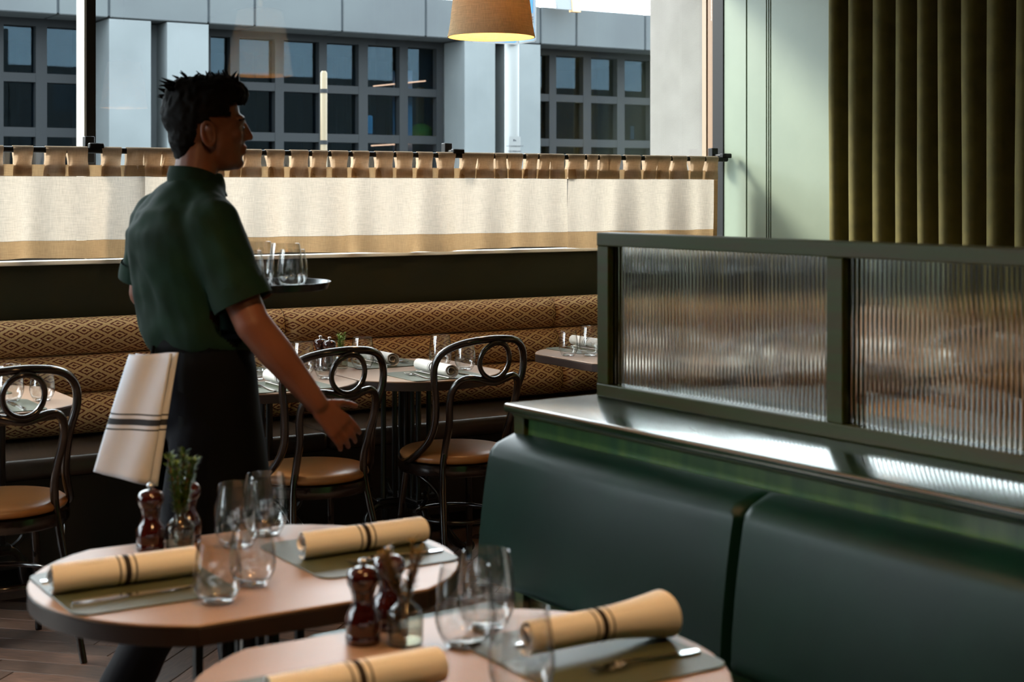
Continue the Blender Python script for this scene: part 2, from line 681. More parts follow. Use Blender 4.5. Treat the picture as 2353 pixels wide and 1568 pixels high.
# outer pier beyond the glass and the window's end frame
obj('wall_outer_pier', G().box(XW, XW + 1.2, YW + .19, 6.82, -.1, 4.2), 'plaster', kind='structure')
w2 = empty('window_2', kind='structure')
obj('jamb', G().box(XW - .02, XW + .02, 6.165, 6.25, SILL, HEAD), 'black_frame', w2)
obj('frame_post', G().box(XW - .018, XW + .01, 6.25, 6.292, SILL, HEAD), 'frame_tan', w2)
obj('gasket', G().box(XW - .006, XW + .01, 6.292, 6.31, SILL, HEAD), 'black_frame', w2)
obj('frame_post', G().box(XW - .014, XW + .01, 6.31, 6.345, SILL, HEAD), 'frame_cream', w2)
obj('bottom_rail', G().box(1.852, XW - .02, 6.2, 6.3, SILL, SILL + .03), 'mullion_front', w2)
obj('head_rail', G().box(1.852, XW - .02, 6.2, 6.3, HEAD - .05, HEAD), 'mullion_front', w2)
obj('pane', G().box(1.852, XW - .02, 6.255, 6.263, SILL + .03, HEAD - .05), 'window_glass', w2)
obj('mullion', G().box(1.815, 1.852, 6.2, 6.305, SILL, HEAD), 'mullion_front', w2)
obj('mullion_lit_side', G().box(1.806, 1.815, 6.205, 6.317, SILL, HEAD), 'mullion_daylit', w2)  # mullion's own side face, painted pale to stand for daylight falling on it
w1 = empty('window_1', kind='structure')
obj('bottom_rail', G().box(-3.4, 1.806, 6.2, 6.3, SILL, SILL + .03), 'mullion_front', w1)
obj('head_rail', G().box(-3.4, 1.806, 6.2, 6.3, HEAD - .05, HEAD), 'mullion_front', w1)
obj('pane', G().box(-3.4, 1.806, 6.255, 6.263, SILL + .03, HEAD - .05), 'window_glass', w1)

obj('wall_outer_parapet', G().box(-3.4, XW + 1.2, YW - .2, YW + .3, 3.2, 3.7), 'plaster', kind='structure')
# parquet boards: herringbone over the floor the photo can see
BW, BL = .1, .5
c45 = math.cos(PI / 4)
plank_me = {}
for k in 'abc':
    g = G().box(-BL / 2 + .0012, BL / 2 - .0012, -BW / 2 + .0012, BW / 2 - .0012, -.012, 0, .0015, 1)
    me = g.mesh('plank')
    me.materials.append(MATS['plank_' + k])
    plank_me[k] = me


def herring():
    nb = 5
    for i in range(-60, 70):
        for j in range(-8, 9):
            for px, py, rz in ((i + nb / 2 + 2 * nb * j, i + .5, 0), (i + nb + .5 + 2 * nb * j, i + 1 - nb / 2, PI / 2)):
                px, py = px * BW, py * BW
                yield (px - py) * c45 + 1.5, (px + py) * c45 + 1.2, rz + PI / 4


seen = set()
for wx, wy, rz in herring():
    if .15 < wx < 3.3 and 2.75 < wy < 5.45:
        key = (round(wx, 3), round(wy, 3), round(rz, 2))
        if key in seen:
            continue
        seen.add(key)
        o = bpy.data.objects.new('plank', plank_me[random.choice('aabbc')])
        COL.objects.link(o)
        o.location = (wx, wy, 0)
        o.rotation_euler.z = rz
        o.parent = floor_o
g = G()
g.box(-3.2, .1, -2, YW, -.012, -.001)
g.box(3.35, XW, -2, YW, -.012, -.001)
g.box(.1, 3.35, -2, 2.7, -.012, -.001)
g.box(.1, 3.35, 5.5, YW, -.012, -.001)
obj('outer_boards', g, 'plank_b', floor_o)

# ---------------------------------------------------------------- street
obj('ground_side_pavement', G().box(-30, -3.4, -30, 6.82, -.25, -.08), 'pavement', kind='structure')
obj('ground_road', G().box(-30, 60, 8.6, 14.0, -.25, -.2), 'asphalt', kind='structure')
obj('ground_pavement', G().box(-30, 60, 6.82, 8.6, -.25, -.08), 'pavement', kind='structure')
obj('ground_far_pavement', G().box(-30, 60, 14.0, 40, -.25, -.08), 'pavement', kind='structure')

obj('wall_street_neighbour', G().box(6.4, 60, 3.0, 6.80, -.1, 3.6), 'plaster', kind='structure')
# building across the street
YF, YR = 16.0, 16.5
bld = empty('street_building', (0, 0, 0), label='grey concrete building across the street with gridded dark windows', cat='building')


def xf_(u):
    return at(u, Y=YF).x


def xr_(u):
    return at(u, Y=YR).x


ZL0, ZL1 = 3.30, 3.77
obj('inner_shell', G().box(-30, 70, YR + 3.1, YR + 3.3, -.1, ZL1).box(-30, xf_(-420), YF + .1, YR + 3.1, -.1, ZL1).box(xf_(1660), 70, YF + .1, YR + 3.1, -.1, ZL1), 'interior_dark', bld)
joints = [-420, -230, -60, 134, 251, 480, 586, 787, 979, 1068, 1243, 1325, 1483, 1560, 1660]
for a, bq in zip(joints[:-1], joints[1:]):
    obj('lintel_panel', G().box(xf_(a) + .012, xf_(bq) - .012, YF, YR + .3, ZL0, ZL1, .01, 1), 'concrete_band', bld)
obj('lintel_core', G().box(xf_(-420), xf_(1660), YF + .02, YR + 3.2, ZL0 + .02, ZL1 - .01), 'joint', bld)
for a, bq in ((251, 347), (384.5, 479.5), (1068, 1138), (1170, 1242), (-420, -300)):
    o = obj('column', G().box(xf_(a), xf_(bq), YF + .004, YR + .9, -.1, ZL0 - .012), 'concrete', bld)
for a, bq in ((347, 384.5), (1138, 1170)):
    obj('recess', G().box(xf_(a), xf_(bq), YF + .35, YR + .9, -.1, ZL0 - .012), 'concrete_band', bld)


def far_window(edges, u_l, u_r, name='window'):
    """edges: pane column limits in photo pixels at the recessed plane"""
    xl, xr = xr_(u_l), xr_(u_r)
    z = lambda v: at(590, v, Y=YR).z
    rows = [(z(89), z(189)), (z(208), z(304)), (z(324), z(420)), (z(440), z(536))]
    fr = G()
    fr.box(xl, xr, YR, YR + .12, rows[0][0], ZL0)                      # head
    zbot = rows[-1][1]
    win = obj(name, fr, 'steel_frame', bld)
    for (t0, b0), (t1, b1) in zip(rows[:-1], rows[1:]):
        obj('glazing_bar', G().box(xl, xr, YR, YR + .12, t1, b0), 'steel_frame', win)
    cols = [(xr_(a), xr_(c)) for a, c in edges]
    xs = [xl] + [x for c in cols for x in c] + [xr]
    for k in range(0, len(xs), 2):
        if xs[k + 1] - xs[k] > .01:
            obj('glazing_post', G().box(xs[k], xs[k + 1], YR - .004, YR + .124, zbot, rows[0][0]), 'steel_frame', win)
    for c0, c1 in cols:
        for t, bq in rows:
            obj('pane', G().box(c0 - .01, c1 + .01, YR + .09, YR + .1, bq - .01, t + .01), 'far_glass', win)
    obj('apron_panel', G().box(xl, xr, YR, YR + .12, -.1, zbot), 'concrete_band', win)
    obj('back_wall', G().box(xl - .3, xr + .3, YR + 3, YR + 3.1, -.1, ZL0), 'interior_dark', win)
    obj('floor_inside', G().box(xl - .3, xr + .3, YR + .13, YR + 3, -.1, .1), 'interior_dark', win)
    return win


far_window([(-390, -300), (-282, -192), (-172, -85), (-66, -10), (8, 82), (108, 205)], -400, 224)
far_window([(484, 529), (550, 632), (652, 733), (751, 824), (845, 918), (937, 1003)], 480, 1018)
far_window([(1205, 1262), (1278, 1340), (1358, 1418), (1435, 1493), (1512, 1570)], 1190, 1590)
# drapes and things behind the far panes
for a, bq in ((690, 735), (770, 905), (1370, 1420), (20, 70), (560, 625)):
    x0, x1 = xr_(a), xr_(bq)
    pts = []
    n = 40
    rg = []
    for k in range(n + 1):
        x = x0 + (x1 - x0) * k / n
        y = YR + .5 + .04 * math.sin(k * 1.9)
        rg.append([(x, y, .1), (x, y, 3.1), (x, y + .01, 3.1), (x, y + .01, .1)])
    obj('far_drape', G().rings(rg), 'curtain_far', label={690: 'dark drape behind the pane left of the cream street pole', 770: 'wide dark drape in the middle window across the street', 1370: 'narrow dark drape in the right window across the street', 20: 'dark drape in the left window across the street', 560: 'dark drape behind the waiter in the window across the street'}[a], cat='drape', group='drapes across the street')
p = at(911, 230, Y=YR + .25)
for a, bq, lb in ((906, 913, 'narrow white door edge inside the middle window across the street'), (937, 948, 'wider white door edge inside the middle window across the street')):
    x0, x1 = at(a, Y=YR + .25).x, at(bq, Y=YR + .25).x
    obj('white_door_edge', G().box(x0, x1, YR + .25, YR + .3, .1, at(a, 162, Y=YR + .25).z, .005, 1), 'blind_white', label=lb, cat='door edge')
x0, x1 = at(959, Y=YR + .4).x, at(975, Y=YR + .4).x
obj('orange_board', G().box(x0, x1, YR + .4, YR + .45, at(960, 284, Y=YR + .4).z, at(960, 200, Y=YR + .4).z, .01, 1), 'orange_panel', label='tall orange board behind the pane of the middle window', cat='board')
for v0, v1, u0, lb in ((198, 186, 858, 'upper glowing orange light tube in the window across the street'), (335, 328, 853, 'lower glowing orange light tube just above the curtain rod')):
    a, bq = at(u0, v0, Y=YR + .2), at(978, v1, Y=YR + .2)
    obj('light_tube', G().tube([a, bq], .008, 8), 'neon', label=lb, cat='light tube', group='light tubes across the street')
p = at(968, 305, Y=YR + .35)
obj('lime_cushion', G().sphere(p, (.16, .1, .12), 16, 10), 'cushion_lime', smooth=True, label='lime green cushion on the sill of the middle far window', cat='cushion')
p = at(850, 306, Y=YR + .2)
wb = obj('white_canister', G().box(p.x - .055, p.x + .045, p.y, p.y + .06, p.z - .02, p.z + .22, .02, 2), 'blind_white', label='small white dispenser in the middle far window', cat='dispenser')
p = at(1453, 305, Y=YR + .2)
nb = obj('window_notice', G().box(p.x - .03, p.x + .03, p.y, p.y + .006, p.z - .09, p.z + .09), 'sign_white', label='white paper notice in the right window across the street', cat='notice')
obj('notice_print', G().box(-.02, .02, -.003, -.001, .05, .06).box(-.02, .005, -.003, -.001, .03, .04).move(p.x, p.y, p.z), 'sign_ink', nb)

# bracketed awning end on the far parapet
p = at(1314, 24, Y=YF - .25)
aw = empty('parapet_awning', p, label='corrugated awning end with tan board above the far parapet', cat='awning')
obj('corrugated_sheet', G().prism([(-.24, 0), (-.02, 0), (-.1, .7), (-.36, .7)], 0, .04).xf(Matrix.Rotation(PI / 2, 4, 'X')), 'corrugated', aw)
obj('fascia_board', G().prism([(-.02, -.02), (.1, -.02), (-.0, .7), (-.1, .7)], -.03, .05).xf(Matrix.Rotation(PI / 2, 4, 'X')), 'tan_board', aw)
for dx in (.12, .2):
    obj('stay_wire', G().tube([(.1, 0, 0), (dx, 0, .7)], .007, 6), 'wire', aw)


def text_mesh(name, txt, size, m, parent, loc, rot, align='CENTER'):
    cu = bpy.data.curves.new(name, 'FONT')
    cu.body = txt
    cu.size = size
    cu.align_x = align
    cu.extrude = .0005
    t = bpy.data.objects.new('tmp', cu)
    COL.objects.link(t)
    dg = bpy.context.evaluated_depsgraph_get()
    me = bpy.data.meshes.new_from_object(t.evaluated_get(dg))
    bpy.data.objects.remove(t)
    me.materials.clear()
    o = obj(name, me, m, parent)
    o.location = loc
    o.rotation_euler = rot
    return o


# street sign pole
YP = 10.5
base = at(1176, 438, Y=YP)
rp = (1192 - 1158) / 2 / F_PX * (base.x * FX + base.y * FY)
pole = empty('sign_pole', (base.x, base.y, -.08), label='white street pole carrying signs outside the window', cat='sign pole')
obj('post', G().lathe([(rp, 0), (rp, 3.4)], 20), 'pole_white', pole, 40)
obj('cap', G().lathe([(rp * 1.15, 3.4), (rp * 1.15, 3.43), (rp * .5, 3.46)], 20), 'pole_white', pole, 40)
rzv = YAW
ppm = F_PX / (base.x * FX + base.y * FY)


def plate(uL, uR, vT, vB, off, turn, name, label, rad=.02):
    """sign plate facing the camera side, turned about the pole"""
    u, v = (uL + uR) / 2, (vT + vB) / 2
    c = at(u, v, Y=YP - off)
    wd, ht = (uR - uL) / ppm / math.cos(turn), (vB - vT) / ppm
    e = empty(name, c, YAW + turn, label=label, cat='sign')
    o = []
    for sx, sz, a0 in ((1, -1, -90), (1, 1, 0), (-1, 1, 90), (-1, -1, 180)):
        for k in range(5):
            a = math.radians(a0 + 90 * k / 4)
            o.append((sx * (wd / 2 - rad) + rad * math.cos(a), sz * (ht / 2 - rad) + rad * math.sin(a)))
    pl = obj('plate', G().prism(o, -.003, .003).xf(Matrix.Rotation(PI / 2, 4, 'X')), 'sign_white', e)
    return e, wd, ht, o


e, wd, ht, o = plate(1085, 1189, -60, 99, .06, math.radians(28), 'parking_sign', 'white sign with bright blue border half hidden by the pendant lamp')
inner = [(x * .93, z * .95) for x, z in o]
g = G()
g.rings([[(x, -.0045, z) for x, z in inner], [(x * .955, -.0045, z * .965) for x, z in inner]], cap=False)
obj('border', g, 'sign_blue', e)
text_mesh('lettering', 'AHEAD', .085, 'sign_ink', e, (0, -.005, -ht / 2 + .045), (PI / 2, 0, 0))
e, wd, ht, o = plate(1190, 1231, -60, 99, .02, math.radians(-52), 'shared_zone_sign', 'turned white sign with pale blue border beside the pendant lamp')
obj('border', G().rings([[(x * .92, -.0045, z * .95) for x, z in o], [(x * .87, -.0045, z * .92) for x, z in o]], cap=False), 'sign_pale_blue', e)
obj('blue_field', G().box(-wd * .36, wd * .36, -.005, -.0035, ht * -.08, ht * .42), 'sign_blue', e)
text_mesh('lettering', 'ZONE', .07, 'sign_ink', e, (0, -.006, -ht / 2 + .16), (PI / 2, 0, 0))
text_mesh('lettering', 'SHARED', .055, 'sign_ink', e, (0, -.006, -ht / 2 + .08), (PI / 2, 0, 0))
e, wd, ht, o = plate(1170, 1196, 314, 392, .08, 0, 'notice_sign', 'small white notice fixed low on the street pole', .006)
text_mesh('lettering', 'NEW SHARED ZONES', .0145, 'sign_ink', e, (0, -.005, ht * .20), (PI / 2, 0, 0))
text_mesh('lettering', 'AND SPEED LIMIT', .0145, 'sign_ink', e, (0, -.005, ht * .05), (PI / 2, 0, 0))
obj('mark', G().box(-.012, -.002, -.005, -.004, ht * .36, ht * .42).box(.002, .01, -.005, -.004, ht * .36, ht * .4), 'sign_ink', e)
# thin cream pole further off
b2 = at(744, 438, Y=13.6)
pc = empty('street_pole', (b2.x, b2.y, -.2), label='thin cream street pole in front of the middle far window', cat='pole')
zt = at(744, 168, Y=13.6).z + .2
obj('shaft', G().lathe([(.034, 0), (.034, zt), (.02, zt + .02)], 14), 'pole_cream', pc, 40)
for zz in (.93, .75, .58):
    obj('band', G().lathe([(.038, zt * zz), (.038, zt * zz + .04)], 14), 'steel_frame', pc, 40)

# ---------------------------------------------------------------- cafe curtain on its rod
YC, ZR, RR = 6.075, 1.612, .0125
rod = empty('curtain_rod', (0, YC, ZR), label='black cafe curtain rod across the window', cat='curtain rod')
obj('bar', G().tube([(-3.2, 0, 0), (XW - .07, 0, 0)], RR, 12), 'black_frame', rod, 40)
for u in (221, 1052, 1668, -420):
    x = at(u, Y=YC).x
    gb = G().box(x - .03, x + .03, -.014, .016, .006, .03, .004, 1)
    gb.tube([(x, .0, .02), (x, .09, .02)], .009, 8)
    gb.box(x - .02, x + .02, .085, .093 + .03, -.05, .06, .003, 1)
    obj('bracket', gb, 'black_frame', rod, 40)
ZT, ZB1, ZB2, ZBOT = 1.553, 1.507, 1.25, 1.178
tabs_px = [(-96, -56), (-40, 8), (30, 77), (101, 150), (158, 207), (236, 282), (287, 328), (330, 373), (372, 418), (430, 472), (480, 520), (530, 556), (557.5, 601), (615, 658), (670, 711), (714, 751),
           (763, 803), (814, 853), (864, 905), (912, 951), (961, 996), (1006, 1047), (1060, 1097), (1099.5, 1138), (1139, 1166), (1168, 1205), (1207, 1235), (1237, 1264), (1266, 1300),
           (1307, 1346), (1347, 1373), (1374, 1401), (1400, 1431), (1439, 1475), (1479, 1512), (1513, 1546), (1546.5, 1581), (1584, 1619), (1624, 1653)]
panels = [(-300, 328), (329, 1303), (1306, 1652)]
plab = ['leftmost cream cafe curtain panel with tan borders', 'middle wide cream cafe curtain panel behind the waiter', 'right cream cafe curtain panel ending at the green wall']


def wavef(x, z, ph):
    k = (ZT - z) / (ZT - ZBOT)
    a = .009 + .02 * k
    return a * (math.sin(x * 21 + ph) + .6 * math.sin(x * 37 + 2 * ph + 1) + .35 * math.sin(x * 11 + z * 4)) + .006 * noise.noise((x * 6, z * 3, ph))


for pi, ((u0, u1), lb) in enumerate(zip(panels, plab)):
    x0, x1 = at(u0, Y=YC).x, at(u1, Y=YC).x
    cu = empty('cafe_curtain', (0, YC, 0), label=lb, cat='curtain', group='cafe curtain panels')
    n = int((x1 - x0) / .009)

    def sheet(za, zb, nz, dy, xa=x0, xb=x1, nn=None):
        nn = nn or n
        rg = []
        for k in range(nn + 1):
            x = xa + (xb - xa) * k / nn
            col = []
            for q in range(nz + 1):
                z = za + (zb - za) * q / nz
                hem = 0
                if zb == ZBOT:
                    hem = (q / nz) * (.006 * math.sin(x * 5 + pi) - .003)
                edge = .014 * math.exp(-((x - x1) / .05) ** 2) - .014 * math.exp(-((x - x0) / .05) ** 2)
                col.append((x, wavef(x, z, pi * 1.7) + dy + edge * (pi - 1), z + hem))
            rg.append(col)
        return G().rings(rg, cap=False, closed=False)
    obj('body', sheet(ZB1 - .001, ZB2 + .001, 16, 0), 'linen_cream', cu, True, fix=False)
    obj('top_band', sheet(ZT, ZB1, 4, 0), 'linen_tan', cu, True, fix=False)
    obj('bottom_band', sheet(ZB2, ZBOT, 6, -.0005), 'linen_tan', cu, True, fix=False)
    if pi == 2:
        obj('side_hem', sheet(ZT, ZBOT, 16, -.0025, x1 - .03, x1 + .0005, 4), 'linen_tan', cu, True, fix=False)
    for (a, bq) in tabs_px:
        if not (u0 <= (a + bq) / 2 <= u1):
            continue
        xa, xb = at(a, Y=YC - .015).x, at(bq, Y=YC - .015).x
        sk = random.uniform(-.008, .008)
        if bq - a < 30:
            sk *= 1.5
        rg = []
        prof = []
        for q in range(4):
            prof.append((-.004 - .003 * q / 3, ZB1 + .0 + (ZT - ZB1) * q / 3, 0))
        for q in range(1, 5):
            prof.append((-.008 - .007 * q / 4, ZT + (ZR - ZT) * q / 4, 0))
        for q in range(1, 8):
            an = PI - PI * q / 7
            prof.append((math.cos(an) * .0155, ZR + math.sin(an) * .0155, 0))
        for q in range(1, 6):
            prof.append((.0155 - .010 * q / 5, ZR - (ZR - ZB1 - .01) * q / 5, 0))
        tw = random.uniform(.0, .008)
        for k in range(7):
            x = xa + (xb - xa) * k / 6
            dyw = tw * math.sin(k * 1.1)
            rg.append([(x + sk * (z - ZB1) / .1 - (x - (xa + xb) / 2) * .10 * max(0, (1 - abs(z - 1.57) / .05)), y + (dyw if y < 0 and z < ZR - .01 else 0) + (wavef(x, z, pi * 1.7) * (1 if z < ZT else max(0, 1 - (z - ZT) / .04))), z) for y, z, _ in prof])
        obj('tab', G().rings(rg, cap=False, closed=False), 'linen_tab', cu, True, fix=False)

# ---------------------------------------------------------------- window banquette
SEAM = [-.16, 1.22, 2.605, 3.99, XW - .015]
bq_ = empty('window_banquette', (0, 0, 0), label='long banquette under the window with three patterned back rolls', cat='banquette')


def roll(x0, x1, yc, z0, z1, depth, v0):
    """one upholstered back roll, with uv in metres for the weave"""
    zc, rz_ = (z0 + z1) / 2, (z1 - z0) / 2
    n, m_ = 18, 44
    g = G()
    uvs = []
    rg = []
    for k in range(m_ + 1):
        x = x0 + (x1 - x0) * k / m_
        e = min(x - x0, x1 - x)
        sh = 1 - .28 * max(0, 1 - e / .035) ** 2
        ring, row = [], []
        for j in range(n):
            a = -PI * .62 + (PI * 1.24) * j / (n - 1)
            y = yc - depth * math.cos(a) * sh
            z = zc + rz_ * math.sin(a) * (1 if abs(math.sin(a)) < .97 else 1) * (.97 + .03 * sh)
            ring.append((x, y, z))
            row.append((x, v0 + (a + PI) * (rz_ + depth) / 2))
        rg.append(ring)
        uvs.append(row)
    g.rings(rg, cap=False, closed=False)
    me = g.mesh('back_roll')
    ul = me.uv_layers.new(name='UVMap')
    flat = [q for row in uvs for q in row]
    for lp in me.loops:
        ul.data[lp.index].uv = flat[lp.vertex_index]
    me.materials.append(MATS['banquette_fabric'])
    return me


for x0, x1 in zip(SEAM[:-1], SEAM[1:]):
    for (yc, z0, z1, dp, v0) in ((6.055, .792, .942, .085, 0), (6.025, .645, .797, .088, .21), (5.995, .487, .65, .09, .43)):
        o = obj('back_roll', roll(x0 + .001, x1 - .001, yc, z0, z1, dp, v0), None, bq_, True)
    g = G().box(x0 + .001, x1 - .001, 5.545, 6.0, .40, .478, .028, 4)
    for v in g.v:
        v.z += .006 * noise.noise((v.x * 9, v.y * 5, 0)) if v.z > .45 else 0
    obj('seat_cushion', g, 'leather_brown', bq_, 50)
obj('back_frame', G().box(SEAM[0], SEAM[-1], 6.06, YW - .001, .0, .925), 'bench_front', bq_)
obj('base', G().box(SEAM[0], SEAM[-1], 5.60, 6.06, .08, .405), 'bench_front', bq_)
obj('plinth', G().box(SEAM[0], SEAM[-1], 5.64, 6.06, .0, .085), 'black_frame', bq_)

# velvet drape on the right wall
n = 360
rg = []
Y0, Y1 = 5.285, 2.6
phase = 0
for k in range(n + 1):
    t = k / n
    y = Y0 + (Y1 - Y0) * t
    ph = (Y0 - y) / .132 * 2 * PI + .35 * math.sin((Y0 - y) * 9)
    s_ = math.tanh(2.6 * math.sin(ph)) / math.tanh(2.6)
    off = .052 * (s_ + .18 * math.sin(2 * ph + .8)) + .01 * noise.noise((y * 5, 0, 3))
    yo = y - .012 * math.cos(ph)
    col = []
    for q in range(9):
        z = .02 + (3.08 - .02) * q / 8
        w_ = 1 + .12 * noise.noise((y * 3, z * 1.2, 7))
        col.append((XW - .125 + off * w_, yo + .012 * noise.noise((y * 3, z * .8, 1)), z))
    rg.append(col)
obj('velvet_drape', G().rings(rg, cap=False, closed=False), 'velvet', smooth=True, label='heavy olive velvet drape in deep folds on the right wall', cat='curtain', fix=False)

# ---------------------------------------------------------------- tables
def top_outline(L_, Wd, sag):
    """table with straight long sides (local x) and bowed ends"""
    h = Wd / 2
    R = (h * h + sag * sag) / (2 * sag)
    xc = L_ / 2 - sag
    a = math.asin(h / R)
    o = []
    for k in range(17):
        t = -a + 2 * a * k / 16
        o.append((xc + R * math.cos(t) - (R - sag), R * math.sin(t)))
    for k in range(17):
        t = -a + 2 * a * k / 16
        o.append((-(xc + R * math.cos(t) - (R - sag)), -R * math.sin(t)))
    return o


ZTAB = .75
TL, TWD, TSAG = .79, .605, .185


def make_table(edge):
    t = empty('bistro_table', cat='table')
    ol = top_outline(TL, TWD, TSAG)
    obj('table_top', G().prism(ol, ZTAB - .006, ZTAB, .002, 1), 'table_top', t, 30)
    obj('edge_band', G().prism([(x * .999, y * .999) for x, y in ol], ZTAB - .036, ZTAB - .006, .001, 1), edge, t, 30)
    obj('top_plate', G().box(-.2, .2, -.035, .035, ZTAB - .05, ZTAB - .036).box(-.035, .035, -.2, .2, ZTAB - .05, ZTAB - .036), 'cast_iron', t)
    for sx, sy in ((.1, 0), (-.1, 0), (0, .1), (0, -.1), (.05, 0), (-.05, 0), (0, .05), (0, -.05)):
        obj('bar', G().tube([(sx, sy, .25), (sx, sy, ZTAB - .05)], .0105 if abs(sx + sy) > .06 else .009, 8), 'cast_iron', t, 40)
    obj('column', G().lathe([(.03, .2), (.022, .27), (.018, .3), (.018, .66), (.03, ZTAB - .05)], 12), 'cast_iron', t, 40)
    obj('lower_plate', G().box(-.125, .125, -.02, .02, .236, .256, .004, 1).box(-.02, .02, -.125, .125, .236, .256, .004, 1), 'cast_iron', t)
    for k in range(4):
        a = k * PI / 2 + PI / 4 * 0
        c, s = math.cos(a), math.sin(a)
        pts = bez([(.03, 0, .22), (.12, 0, .235), (.165, 0, .19), (.175, 0, .12), (.215, 0, .055), (.265, 0, .022), (.285, 0, .032)], 24)
        rads = [.014 + .006 * math.sin(i * .5) ** 2 for i in range(len(pts))]
        g = G().tube(pts, rads, 8)
        g.sphere((.285, 0, .026), (.024, .02, .024), 10, 6)
        g.tube(bez([(.12, 0, .235), (.155, 0, .26), (.17, 0, .285), (.15, 0, .295)], 10), .009, 6)
        g.xf(Matrix.Rotation(a, 4, 'Z'))
        obj('foot', g, 'cast_iron', t, 50)
    return t


T1, T2 = (1.075, 2.638), (1.09, 1.875)
ROWY = 5.245
tables = {
    't1': (T1, 0, 'round ended bistro table in the left foreground, brown edge'),
    't2': (T2, 0, 'nearest bistro table cut by the bottom edge beside the green booth'),
    'b1': ((1.15, ROWY), PI / 2, 'bistro table at the left picture edge before the banquette'),
    'b2': ((2.17, ROWY), PI / 2, 'banquette table behind the waiter\'s lowered hand'),
    'b3': ((2.79, ROWY), PI / 2, 'banquette table in the middle right of the waiter'),
    'b4': ((3.83, ROWY), PI / 2, 'banquette table partly hidden by the fluted glass screen'),
    'b5': ((4.46, ROWY), PI / 2, 'banquette table wholly behind the fluted glass screen'),
    'b6': ((4.25, 3.84), 0, 'table by the velvet drape seen through the right fluted pane'),
}
st_d = {}
proto_d = make_table('table_edge')
for k, (c, rz, lb) in tables.items():
    place(proto_d, st_d, (*c, 0), rz, lb, 'bistro tables')

# ---------------------------------------------------------------- bentwood chairs
def make_chair():
    c = empty('bentwood_chair', cat='chair')
    pr = [(.0, .447), (.185, .447), (.202, .455), (.206, .464), (.203, .474), (.19, .483), (.15, .4895), (.09, .492), (.001, .493)]
    obj('seat_pad', G().lathe(pr, 36), 'leather_tan', c, 60)
    obj('seat_ring', G().lathe([(.17, .405), (.205, .405), (.211, .412), (.213, .43), (.211, .447), (.17, .447)], 36), 'wood_dark', c, 50)
    # inner hoop that runs on down into the rear legs
    yb = lambda x, z: -.145 - (z - .46) * .14 - .10 * (1 - min(1, (x / .19) ** 2)) * min(1, max(0, (z - .5) / .25))
    half_in = [(.188, .0), (.165, .2), (.138, .42), (.127, .52), (.128, .6), (.139, .67), (.14, .715), (.127, .755), (.1, .773), (.065, .772), (.03, .762), (0, .757)]
    def leg_y(x, z):
        return yb(x, z) if z >= .46 else -.145 - (.46 - z) * .26
    L_ = [(-x, leg_y(x, z), z) for x, z in half_in]
    R_ = [(x, leg_y(x, z), z) for x, z in reversed(half_in[:-1])]
    pts = bez(L_ + R_, 80)
    rads = [.0135 - .002 * max(0, 1 - p.z / .3) for p in pts]
    zc = .47
    up = [i for i, p in enumerate(pts) if p.z >= zc]
    obj('inner_hoop', G().tube(pts[up[0]:up[-1] + 1], rads[up[0]:up[-1] + 1], 10), 'wood_dark', c, 60)
    obj('leg', G().tube(pts[:up[0] + 1], rads[:up[0] + 1], 10), 'wood_dark', c, 60)
    obj('leg', G().tube(pts[up[-1]:], rads[up[-1]:], 10), 'wood_dark', c, 60)
    half_o = [(.207, -.005, .448), (.203, -.06, .475), (.178, -.115, .53), (.165, -.145, .6), (.172, -.165, .7), (.188, -.18, .77), (.189, -.188, .82), (.172, -.206, .862), (.133, -.245, .892), (.085, -.279, .908), (.04, -.296, .914), (0, -.301, .916)]
    L_ = [(-x, y, z) for x, y, z in half_o]
    R_ = list(reversed(half_o[:-1]))
    obj('outer_hoop', G().tube(bez(L_ + R_, 80), .0135, 10), 'wood_dark', c, 60)
    ring = []
    for k in range(32):
        a = 2 * PI * k / 32
        z = .836 + .066 * math.sin(a)
        x = .062 * math.cos(a)
        ring.append((x, yb(x, z) - .003 * math.sin(a) - .004, z))
    obj('back_ring', G().tube(ring, .0095, 8, True), 'wood_dark', c, 60)
    for s in (-1, 1):
        obj('leg', G().tube([(s * .135, .125, .43), (s * .15, .145, .25), (s * .165, .17, 0)], [.015, .014, .011], 10), 'wood_dark', c, 60)
        obj('brace', G().tube(bez([(s * .185, -.02, .41), (s * .17, -.1, .385), (s * .152, -.165, .33), (s * .162, -.19, .24)], 14), .008, 8), 'wood_dark', c, 60)
    st = []
    for k in range(36):
        a = 2 * PI * k / 36
        st.append((.155 * math.cos(a), .0 + .165 * math.sin(a) - .012, .235))
    obj('stretcher', G().tube(st, .009, 8, True), 'wood_dark', c, 60)
    return c


chair, st_c = make_chair(), {}
for (x, y, rz, lb) in ((1.16, 4.90, 0, 'bentwood chair with tan seat at the left picture edge'),
                       (2.215, 4.88, .02, 'bentwood chair with tan seat just right of the waiter'),
                       (2.84, 4.955, 0, 'bentwood chair with tan seat beside the green booth end'),
                       (3.83, 4.93, 0, 'bentwood chair hidden behind the left fluted pane')):
    place(chair, st_c, (x, y, 0), rz, lb, 'bentwood chairs')

